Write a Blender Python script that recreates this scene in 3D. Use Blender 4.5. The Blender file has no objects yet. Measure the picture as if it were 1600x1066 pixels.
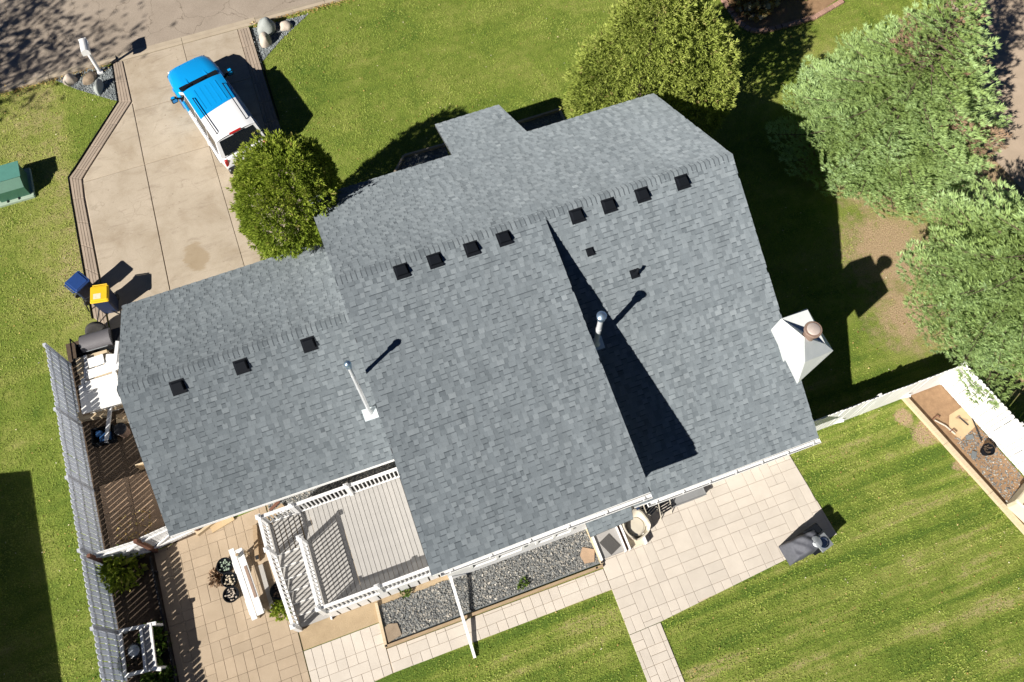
import bpy, bmesh, math, random
import numpy as np
from mathutils import Vector, Matrix, noise as mnoise
random.seed(7); rng = np.random.default_rng(7)
sc = bpy.context.scene
PI = math.pi

# ------------------------------------------------------------------ camera, sky, sun, exposure
CAM = Vector((-0.91, -12.01, 27.39)); FPX = 1365.61
def cam_rot(yaw, pitch, roll):
    return Matrix.Rotation(yaw, 3, 'Z') @ Matrix.Rotation(pitch, 3, 'X') @ Matrix.Rotation(roll, 3, 'Z')
CR = cam_rot(-0.3506, 0.4112, -0.002)
cd = bpy.data.cameras.new('camera'); co = bpy.data.objects.new('camera', cd); sc.collection.objects.link(co)
co.matrix_world = Matrix.Translation(CAM) @ CR.to_4x4()
cd.sensor_width = 36; cd.lens = FPX / 1600 * 36; cd.clip_end = 800; cd.clip_start = 0.5
sc.camera = co
SAZ, SEL = 0.445, 0.642            # light travels towards azimuth SAZ, down at SEL
SDIR = Vector((math.cos(SAZ) * math.cos(SEL), math.sin(SAZ) * math.cos(SEL), -math.sin(SEL)))
w = bpy.data.worlds.new('World'); sc.world = w; w.use_nodes = True
nt = w.node_tree; bg = nt.nodes['Background']
sky = nt.nodes.new('ShaderNodeTexSky'); sky.sky_type = 'NISHITA'; sky.sun_disc = False
sky.sun_elevation = SEL; sky.sun_rotation = math.atan2(-SDIR.x, -SDIR.y)
sky.air_density = 0.24; sky.dust_density = 0.0; sky.ozone_density = 6.0
nt.links.new(sky.outputs[0], bg.inputs[0]); bg.inputs[1].default_value = 0.05
sl = bpy.data.lights.new('sun', 'SUN'); sl.energy = 5.0; sl.angle = math.radians(0.53); sl.color = (1.0, 0.945, 0.86)
so = bpy.data.objects.new('sun', sl); sc.collection.objects.link(so)
so.rotation_euler = SDIR.to_track_quat('-Z', 'Y').to_euler(); so.location = (-30, -15, 30)
sc.view_settings.view_transform = 'Standard'; sc.view_settings.look = 'None'
sc.view_settings.exposure = 0.78; sc.view_settings.gamma = 1.0
sc.cycles.max_bounces = 6; sc.cycles.diffuse_bounces = 3

# ------------------------------------------------------------------ helpers
def G(u, v, z=0.0):
    """photo pixel -> the place in the world at height z"""
    d = CR @ Vector(((u - 800) / FPX, -(v - 533) / FPX, -1.0))
    return CAM + d * ((z - CAM.z) / d.z)
C = sc.collection
def thing(name, label, cat, loc=(0, 0, 0), rz=0.0, group=None):
    o = bpy.data.objects.new(name, None); C.objects.link(o); o.empty_display_size = 0.2
    o.location = loc; o.rotation_euler = (0, 0, rz); o['label'] = label; o['category'] = cat
    if group: o['group'] = group
    return o
def tag(o, label=None, cat=None, group=None, kind=None):
    if label: o['label'] = label
    if cat: o['category'] = cat
    if group: o['group'] = group
    if kind: o['kind'] = kind
    return o
def link(name, me, parent=None, loc=None, rot=None, mw=None):
    o = bpy.data.objects.new(name, me); C.objects.link(o)
    if parent: o.parent = parent
    if loc is not None: o.location = loc
    if rot is not None: o.rotation_euler = rot
    if mw is not None: o.matrix_local = mw
    return o
def copy_tree(o, parent=None):
    c = o.copy(); C.objects.link(c)
    if parent: c.parent = parent
    for ch in [x for x in bpy.data.objects if x.parent == o]: copy_tree(ch, c)
    return c
def frame(o, x, y):
    x = Vector(x).normalized(); z = x.cross(Vector(y)).normalized(); y = z.cross(x)
    m = Matrix((x, y, z)).transposed().to_4x4(); m.translation = Vector(o); return m
class MB:
    def __init__(s): s.v = []; s.f = []; s.m = []; s.t = []; s.cm = 0; s.ct = 0.5
    def add(s, vs, fs, mat=None):
        b = len(s.v); s.v += [tuple(Vector(p)) if mat is None else tuple(mat @ Vector(p)) for p in vs]
        s.f += [tuple(i + b for i in f) for f in fs]; s.m += [s.cm] * len(fs); s.t += [s.ct] * len(fs); return s
    def box(s, c, d, mat=None, taper=1.0, bev=0.0):
        x, y, z = d[0] / 2, d[1] / 2, d[2] / 2; t = taper; cx, cy, cz = c
        if bev <= 0:
            vs = [(cx - x, cy - y, cz - z), (cx + x, cy - y, cz - z), (cx + x, cy + y, cz - z), (cx - x, cy + y, cz - z),
                  (cx - x * t, cy - y * t, cz + z), (cx + x * t, cy - y * t, cz + z), (cx + x * t, cy + y * t, cz + z), (cx - x * t, cy + y * t, cz + z)]
            return s.add(vs, [(3, 2, 1, 0), (4, 5, 6, 7), (0, 1, 5, 4), (1, 2, 6, 5), (2, 3, 7, 6), (3, 0, 4, 7)], mat)
        b = bev
        def ring(zz, k, ins):
            X, Y = x * k - ins, y * k - ins
            return [(cx + a * X + (p * b if False else 0), cy + q * Y, cz + zz) for a, q, p in ()] or \
                   [(cx - X + b, cy - Y, cz + zz), (cx + X - b, cy - Y, cz + zz), (cx + X, cy - Y + b, cz + zz), (cx + X, cy + Y - b, cz + zz),
                    (cx + X - b, cy + Y, cz + zz), (cx - X + b, cy + Y, cz + zz), (cx - X, cy + Y - b, cz + zz), (cx - X, cy - Y + b, cz + zz)]
        vs = ring(-z, 1, 0) + ring(z - b, t, 0) + ring(z, t, b * .7)
        fs = [tuple(range(7, -1, -1)), tuple(range(16, 24))]
        for r in (0, 8):
            for i in range(8): j = (i + 1) % 8; fs.append((r + i, r + j, r + 8 + j, r + 8 + i))
        return s.add(vs, fs, mat)
    def bar(s, a, b, wd, h, up=(0, 0, 1)):
        a, b = Vector(a), Vector(b); d = b - a; L = d.length
        up = Vector(up)
        if abs(d.normalized().dot(up)) > .98: up = Vector((0, 1, 0))
        y = up.cross(d).normalized(); m = frame((a + b) / 2, d, y)
        return s.box((0, 0, 0), (L, wd, h), m)
    def tube(s, pts, r, n=8, cap=True):
        pts = [Vector(p) for p in pts]; rs = r if isinstance(r, (list, tuple)) else [r] * len(pts); vs = []; fs = []
        for i, p in enumerate(pts):
            d = (pts[min(i + 1, len(pts) - 1)] - pts[max(i - 1, 0)]).normalized()
            a = d.orthogonal().normalized() if abs(d.z) > .9 else d.cross(Vector((0, 0, 1))).normalized()
            b = d.cross(a)
            for k in range(n): vs.append(p + (a * math.cos(2 * PI * k / n) + b * math.sin(2 * PI * k / n)) * rs[i])
        for i in range(len(pts) - 1):
            for k in range(n): fs.append((i * n + k, i * n + (k + 1) % n, (i + 1) * n + (k + 1) % n, (i + 1) * n + k))
        if cap: fs.append(tuple(range(n - 1, -1, -1))); fs.append(tuple(range((len(pts) - 1) * n, len(pts) * n)))
        return s.add(vs, fs)
    def lathe(s, prof, n=16, mat=None):
        vs = []; fs = []
        for r, z in prof:
            for k in range(n): vs.append((r * math.cos(2 * PI * k / n), r * math.sin(2 * PI * k / n), z))
        for i in range(len(prof) - 1):
            for k in range(n): fs.append((i * n + k, i * n + (k + 1) % n, (i + 1) * n + (k + 1) % n, (i + 1) * n + k))
        if prof[0][0] > .001: fs.append(tuple(range(n - 1, -1, -1)))
        if prof[-1][0] > .001: fs.append(tuple(range((len(prof) - 1) * n, len(prof) * n)))
        return s.add(vs, fs, mat)
    def prism(s, poly, z0, z1, mat=None):
        n = len(poly); a = sum(poly[i][0] * poly[(i + 1) % n][1] - poly[(i + 1) % n][0] * poly[i][1] for i in range(n))
        if a < 0: poly = poly[::-1]
        vs = [(p[0], p[1], z0) for p in poly] + [(p[0], p[1], z1) for p in poly]
        fs = [tuple(range(n - 1, -1, -1)), tuple(range(n, 2 * n))] + [(i, (i + 1) % n, n + (i + 1) % n, n + i) for i in range(n)]
        return s.add(vs, fs, mat)
    def prism_x(s, prof, x0, x1):     # profile in (y,z) pushed along x
        return s.prism(prof, x0, x1, Matrix(((0, 0, 1, 0), (1, 0, 0, 0), (0, 1, 0, 0), (0, 0, 0, 1))))
    def mesh(s, name, mats, smooth=False, fix=True):
        me = bpy.data.meshes.new(name); me.from_pydata(s.v, [], s.f)
        for m in (mats if isinstance(mats, (list, tuple)) else [mats]): me.materials.append(m)
        me.polygons.foreach_set('material_index', s.m)
        if any(t != .5 for t in s.t):
            at = me.attributes.new('tone', 'FLOAT', 'FACE'); at.data.foreach_set('value', s.t)
        if fix:
            bm = bmesh.new(); bm.from_mesh(me); bmesh.ops.recalc_face_normals(bm, faces=bm.faces); bm.to_mesh(me); bm.free()
        if smooth:
            me.polygons.foreach_set('use_smooth', [True] * len(me.polygons))
        me.update(); return me
    def build(s, name, mats, parent=None, smooth=False, fix=True, loc=None, rot=None):
        return link(name, s.mesh(name, mats, smooth, fix), parent, loc, rot)
def soft(o, ang=40):
    m = o.data; m.polygons.foreach_set('use_smooth', [True] * len(m.polygons)); m.set_sharp_from_angle(angle=math.radians(ang)); return o
def quads(name, V, tone, mat, parent=None):
    """numpy (n,k,3) corner array -> one mesh with a tone per face"""
    n, k = V.shape[:2]; me = bpy.data.meshes.new(name)
    me.vertices.add(n * k); me.vertices.foreach_set('co', V.reshape(-1).astype(np.float32))
    me.loops.add(n * k); me.loops.foreach_set('vertex_index', np.arange(n * k, dtype=np.int32))
    me.polygons.add(n); me.polygons.foreach_set('loop_start', np.arange(0, n * k, k, dtype=np.int32))
    at = me.attributes.new('tone', 'FLOAT', 'FACE'); at.data.foreach_set('value', tone.astype(np.float32))
    me.materials.append(mat); me.update(); me.validate(); return link(name, me, parent)
def unit(a): return a / np.maximum(np.linalg.norm(a, axis=-1, keepdims=True), 1e-9)
def diamonds(P, D, L, W, N):
    S = unit(np.cross(D, N)); L = np.asarray(L)[:, None]; W = np.asarray(W)[:, None]
    return np.stack([P, P + D * L * .55 + S * W / 2, P + D * L, P + D * L * .55 - S * W / 2], 1)
def inside(poly, X, Y):
    r = np.zeros(X.shape, bool); n = len(poly)
    for i in range(n):
        x1, y1 = poly[i][0], poly[i][1]; x2, y2 = poly[(i + 1) % n][0], poly[(i + 1) % n][1]
        c = ((y1 > Y) != (y2 > Y)); r ^= c & (X < (x2 - x1) * (Y - y1) / ((y2 - y1) if y2 != y1 else 1e-9) + x1)
    return r

# ------------------------------------------------------------------ materials
def nd(nt, t, **k):
    n = nt.nodes.new(t)
    for a, b in k.items(): setattr(n, a, b)
    return n
def ramp(nt, stops, src=None, interp='LINEAR'):
    r = nd(nt, 'ShaderNodeValToRGB'); e = r.color_ramp.elements; r.color_ramp.interpolation = interp
    while len(e) < len(stops): e.new(0.5)
    for i, (p, c) in enumerate(stops): e[i].position = p; e[i].color = (*c, 1) if len(c) == 3 else c
    if src is not None: nt.links.new(src, r.inputs[0])
    return r
def coords(nt, world=False):
    return nd(nt, 'ShaderNodeNewGeometry').outputs['Position'] if world else nd(nt, 'ShaderNodeTexCoord').outputs['Object']
def noise(nt, src, scale, detail=4, rough=.6, dist=0.0):
    n = nd(nt, 'ShaderNodeTexNoise'); n.inputs['Scale'].default_value = scale; n.inputs['Detail'].default_value = detail
    n.inputs['Roughness'].default_value = rough; n.inputs['Distortion'].default_value = dist; nt.links.new(src, n.inputs['Vector']); return n.outputs['Fac']
def mix(nt, fac, a, b, mode='MIX'):
    m = nd(nt, 'ShaderNodeMix', data_type='RGBA', blend_type=mode)
    for s, v in ((m.inputs[0], fac), (m.inputs[6], a), (m.inputs[7], b)):
        if isinstance(v, (int, float)): s.default_value = v
        elif isinstance(v, tuple): s.default_value = (*v, 1)
        else: nt.links.new(v, s)
    return m.outputs[2]
def math_(nt, op, a, b=None, c=None, clamp=False):
    m = nd(nt, 'ShaderNodeMath', operation=op, use_clamp=clamp)
    for i, v in enumerate((a, b, c)):
        if v is None: continue
        if isinstance(v, (int, float)): m.inputs[i].default_value = v
        else: nt.links.new(v, m.inputs[i])
    return m.outputs[0]
def sstep(nt, v, a, b):
    m = nd(nt, 'ShaderNodeMapRange', interpolation_type='SMOOTHSTEP'); nt.links.new(v, m.inputs[0])
    m.inputs[1].default_value = a; m.inputs[2].default_value = b; return m.outputs[0]
def bump(nt, bs, h, s, d=.02):
    b = nd(nt, 'ShaderNodeBump'); b.inputs['Strength'].default_value = s; b.inputs['Distance'].default_value = d
    nt.links.new(h, b.inputs['Height']); nt.links.new(b.outputs[0], bs.inputs['Normal'])
def new(name):
    m = bpy.data.materials.new(name); m.use_nodes = True; return m, m.node_tree, m.node_tree.nodes['Principled BSDF']
def M(name, c, rough=.6, c2=None, scale=6.0, fine=60.0, amt=.25, metal=0.0, bmp=0.0, world=False, spec=.5, coat=0.0, obj_rand=0.0, stretch=None):
    m, nt, bs = new(name); bs.inputs['Roughness'].default_value = rough; bs.inputs['Metallic'].default_value = metal
    bs.inputs['Specular IOR Level'].default_value = spec; bs.inputs['Coat Weight'].default_value = coat; bs.inputs['Coat Roughness'].default_value = .08
    if c2 is None: c2 = tuple(x * (1 - amt) for x in c)
    p = coords(nt, world)
    if stretch:
        mp = nd(nt, 'ShaderNodeMapping'); mp.inputs['Scale'].default_value = stretch; nt.links.new(p, mp.inputs[0]); p = mp.outputs[0]
    n1 = noise(nt, p, scale, 5, .62); n2 = noise(nt, p, fine, 3, .7)
    f = ramp(nt, [(.3, (0, 0, 0)), (.7, (1, 1, 1))], math_(nt, 'ADD', math_(nt, 'MULTIPLY', n1, .6), math_(nt, 'MULTIPLY', n2, .4))).outputs[0]
    col = mix(nt, f, c2, c)
    if obj_rand:
        r = nd(nt, 'ShaderNodeObjectInfo').outputs['Random']
        col = mix(nt, 1.0, col, ramp(nt, [(0, (1 - obj_rand,) * 3), (1, (1 + obj_rand * .6, 1 + obj_rand * .55, 1 + obj_rand * .5))], r).outputs[0], 'MULTIPLY')
    nt.links.new(col, bs.inputs['Base Color'])
    if bmp: bump(nt, bs, n2, bmp)
    return m
def M_tone(name, stops, rough=.8, nscale=30, namt=.3, trans=0.0, spec=.3, streak=0.0):
    """colour from the per-face tone (each piece has its own colour), broken up by noise"""
    m, nt, bs = new(name); bs.inputs['Roughness'].default_value = rough; bs.inputs['Specular IOR Level'].default_value = spec
    a = nd(nt, 'ShaderNodeAttribute', attribute_name='tone').outputs['Fac']
    p = coords(nt, True); n = noise(nt, p, nscale, 3, .7)
    col = mix(nt, 1.0, ramp(nt, stops, a).outputs[0], ramp(nt, [(.25, (1 - namt,) * 3), (.75, (1 + namt,) * 3)], n).outputs[0], 'MULTIPLY')
    if streak:      # faint weathering streaks running down the slope
        bs.inputs['Diffuse Roughness'].default_value = 1.0
        mp = nd(nt, 'ShaderNodeMapping'); mp.inputs['Scale'].default_value = (1.6, .22, .22); nt.links.new(p, mp.inputs[0])
        col = mix(nt, 1.0, col, ramp(nt, [(.3, (1 - streak,) * 3), (.7, (1 + streak,) * 3)], noise(nt, mp.outputs[0], 1.3, 6, .7)).outputs[0], 'MULTIPLY')
    nt.links.new(col, bs.inputs['Base Color'])
    if trans:
        t = nd(nt, 'ShaderNodeBsdfTranslucent'); nt.links.new(col, t.inputs[0]); ms = nd(nt, 'ShaderNodeMixShader'); ms.inputs[0].default_value = trans
        out = nt.nodes['Material Output']; nt.links.new(bs.outputs[0], ms.inputs[1]); nt.links.new(t.outputs[0], ms.inputs[2]); nt.links.new(ms.outputs[0], out.inputs[0])
    return m
SPRUCES = ((19.5, 2.2), (18.75, -5.55))
def lawn_material():
    m, nt, bs = new('lawn'); bs.inputs['Roughness'].default_value = .9; bs.inputs['Specular IOR Level'].default_value = .15
    p = coords(nt, True); sp = nd(nt, 'ShaderNodeSeparateXYZ'); nt.links.new(p, sp.inputs[0]); X, Y = sp.outputs[0], sp.outputs[1]
    big = noise(nt, p, .45, 5, .65, .6); mid = noise(nt, p, 2.6, 4, .7); fine = noise(nt, p, 22, 4, .75)
    # mowing stripes run along x in the back yard, faintly in front
    mp = nd(nt, 'ShaderNodeMapping'); mp.inputs['Scale'].default_value = (.06, 1, 1); nt.links.new(p, mp.inputs[0])
    st = noise(nt, mp.outputs[0], 2.1, 3, .6)
    back = sstep(nt, Y, -4.0, -7.5)
    t = math_(nt, 'ADD', math_(nt, 'MULTIPLY', big, .55), math_(nt, 'MULTIPLY', mid, .3))
    t = math_(nt, 'ADD', t, math_(nt, 'MULTIPLY', math_(nt, 'SUBTRACT', st, .5), math_(nt, 'ADD', math_(nt, 'MULTIPLY', back, .85), .2)))
    # the strip of lawn along the drive is drier
    dry = math_(nt, 'MULTIPLY', sstep(nt, X, -13.5, -10.5), sstep(nt, X, -9.5, -10.0)); dry = math_(nt, 'MULTIPLY', dry, sstep(nt, Y, 1.5, 6.0))
    t = math_(nt, 'ADD', t, math_(nt, 'MULTIPLY', dry, .15))
    c1 = ramp(nt, [(.30, (.108, .175, .026)), (.42, (.19, .250, .042)), (.53, (.285, .315, .076)), (.64, (.39, .345, .15))], t).outputs[0]
    col = mix(nt, 1.0, c1, ramp(nt, [(.28, (.42, .44, .40)), (.55, (1, 1, 1)), (.78, (1.55, 1.5, 1.4))], fine).outputs[0], 'MULTIPLY')
    # needle litter and bare soil under the spruces
    lit = None
    for sx, sy, R0 in ((17.2, -2.2, 1.7), (22.6, -1.0, 2.2), (16.5, -4.6, 1.2), (19.6, 2.0, 3.3), (20.4, -5.6, 3.4), (21, -1.9, 2.2)):
        dx = math_(nt, 'SUBTRACT', X, sx); dy = math_(nt, 'SUBTRACT', Y, sy)
        d = math_(nt, 'SQRT', math_(nt, 'ADD', math_(nt, 'MULTIPLY', dx, dx), math_(nt, 'MULTIPLY', dy, dy)))
        d = math_(nt, 'ADD', d, math_(nt, 'MULTIPLY', math_(nt, 'SUBTRACT', mid, .5), 3.4))
        k = sstep(nt, d, R0 + .9, R0 - .9); lit = k if lit is None else math_(nt, 'MAXIMUM', lit, k)
    litc = ramp(nt, [(.3, (.22, .15, .085)), (.55, (.45, .33, .20)), (.75, (.60, .48, .32))], fine).outputs[0]
    col = mix(nt, lit, col, litc)
    # two worn bare patches by the timber edging
    for bx, by, r in ((14.75, -8.55, .55), (15.3, -9.9, .35), (-14.0, 15.2, .7), (14.3, -7.8, .4)):
        dx = math_(nt, 'SUBTRACT', X, bx); dy = math_(nt, 'SUBTRACT', Y, by)
        d = math_(nt, 'SQRT', math_(nt, 'ADD', math_(nt, 'MULTIPLY', dx, dx), math_(nt, 'MULTIPLY', dy, dy)))
        d = math_(nt, 'ADD', d, math_(nt, 'MULTIPLY', math_(nt, 'SUBTRACT', mid, .5), .8))
        col = mix(nt, sstep(nt, d, r, r * .5), col, litc)
    nt.links.new(col, bs.inputs['Base Color']); bump(nt, bs, fine, .9, .06)
    return m
def concrete_material():
    m, nt, bs = new('driveway_concrete'); bs.inputs['Roughness'].default_value = .85; bs.inputs['Specular IOR Level'].default_value = .25
    p = coords(nt, True); n1 = noise(nt, p, .7, 6, .65, .4); n2 = noise(nt, p, 45, 3, .7)
    mp = nd(nt, 'ShaderNodeMapping'); mp.inputs['Scale'].default_value = (.5, 2.2, 1); nt.links.new(p, mp.inputs[0]); n3 = noise(nt, mp.outputs[0], 1.6, 6, .72, .8)
    col = ramp(nt, [(.3, (.33, .27, .20)), (.5, (.41, .35, .275)), (.7, (.46, .395, .315))], n1).outputs[0]
    r = nd(nt, 'ShaderNodeObjectInfo').outputs['Random']
    col = mix(nt, 1.0, col, ramp(nt, [(0, (.93, .93, .93)), (1, (1.04, 1.03, 1.0))], r).outputs[0], 'MULTIPLY')
    col = mix(nt, ramp(nt, [(.54, (0, 0, 0)), (.70, (.6, .6, .6))], n3).outputs[0], col, (.25, .20, .15))
    col = mix(nt, .35, col, ramp(nt, [(.3, (.7, .7, .7)), (.7, (1.25, 1.25, 1.25))], n2).outputs[0], 'MULTIPLY')
    sk = noise(nt, p, 7, 2, .5); col = mix(nt, ramp(nt, [(.70, (0, 0, 0)), (.76, (.5, .5, .5))], sk).outputs[0], col, (.16, .125, .09))
    vv = nd(nt, 'ShaderNodeTexVoronoi', feature='DISTANCE_TO_EDGE'); vv.inputs['Scale'].default_value = .38; wb = nd(nt, 'ShaderNodeVectorMath', operation='ADD'); nc = nd(nt, 'ShaderNodeTexNoise'); nc.inputs['Scale'].default_value = 1.2; nc.inputs['Detail'].default_value = 7
    nt.links.new(p, nc.inputs['Vector']); nt.links.new(p, wb.inputs[0]); nt.links.new(nc.outputs['Color'], wb.inputs[1]); nt.links.new(wb.outputs[0], vv.inputs[0])
    col = mix(nt, math_(nt, 'MULTIPLY', ramp(nt, [(.0, (.4, .4, .4)), (.007, (0, 0, 0))], vv.outputs[0]).outputs[0], sstep(nt, n1, .5, .6)), col, (.2, .16, .115))
    # an old oil stain in front of the garage
    sp = nd(nt, 'ShaderNodeSeparateXYZ'); nt.links.new(p, sp.inputs[0])
    dx = math_(nt, 'SUBTRACT', sp.outputs[0], -6.25); dy = math_(nt, 'SUBTRACT', sp.outputs[1], 6.15)
    d = math_(nt, 'SQRT', math_(nt, 'ADD', math_(nt, 'MULTIPLY', dx, dx), math_(nt, 'MULTIPLY', math_(nt, 'MULTIPLY', dy, dy), .6)))
    d = math_(nt, 'ADD', d, math_(nt, 'MULTIPLY', math_(nt, 'SUBTRACT', n3, .5), .7))
    col = mix(nt, math_(nt, 'MULTIPLY', sstep(nt, d, .5, .36), .55), col, (.26, .19, .105))
    nt.links.new(col, bs.inputs['Base Color']); bump(nt, bs, n2, .25, .004); return m
def asphalt_material():
    m, nt, bs = new('asphalt'); bs.inputs['Roughness'].default_value = .9; bs.inputs['Specular IOR Level'].default_value = .2
    p = coords(nt, True); n1 = noise(nt, p, .6, 5, .6); n2 = noise(nt, p, 60, 3, .8)
    v = nd(nt, 'ShaderNodeTexVoronoi', feature='DISTANCE_TO_EDGE'); v.inputs['Scale'].default_value = .55; nt.links.new(p, v.inputs[0])
    wob = nd(nt, 'ShaderNodeVectorMath', operation='ADD'); nc = nd(nt, 'ShaderNodeTexNoise'); nc.inputs['Scale'].default_value = 1.5; nc.inputs['Detail'].default_value = 6
    nt.links.new(p, nc.inputs['Vector']); nt.links.new(p, wob.inputs[0]); nt.links.new(nc.outputs['Color'], wob.inputs[1]); nt.links.new(wob.outputs[0], v.inputs[0])
    col = ramp(nt, [(.3, (.27, .225, .18)), (.7, (.35, .295, .24))], n1).outputs[0]
    col = mix(nt, 1.0, col, ramp(nt, [(.3, (.66, .66, .66)), (.7, (1.32, 1.32, 1.32))], n2).outputs[0], 'MULTIPLY')
    col = mix(nt, ramp(nt, [(.0, (.7, .7, .7)), (.012, (0, 0, 0))], v.outputs[0]).outputs[0], col, (.12, .095, .07))
    nt.links.new(col, bs.inputs['Base Color']); bump(nt, bs, n2, .5, .01); return m
def siding_material():
    return M('white_siding', (.72, .72, .71), .5, amt=.08, scale=2)
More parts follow.
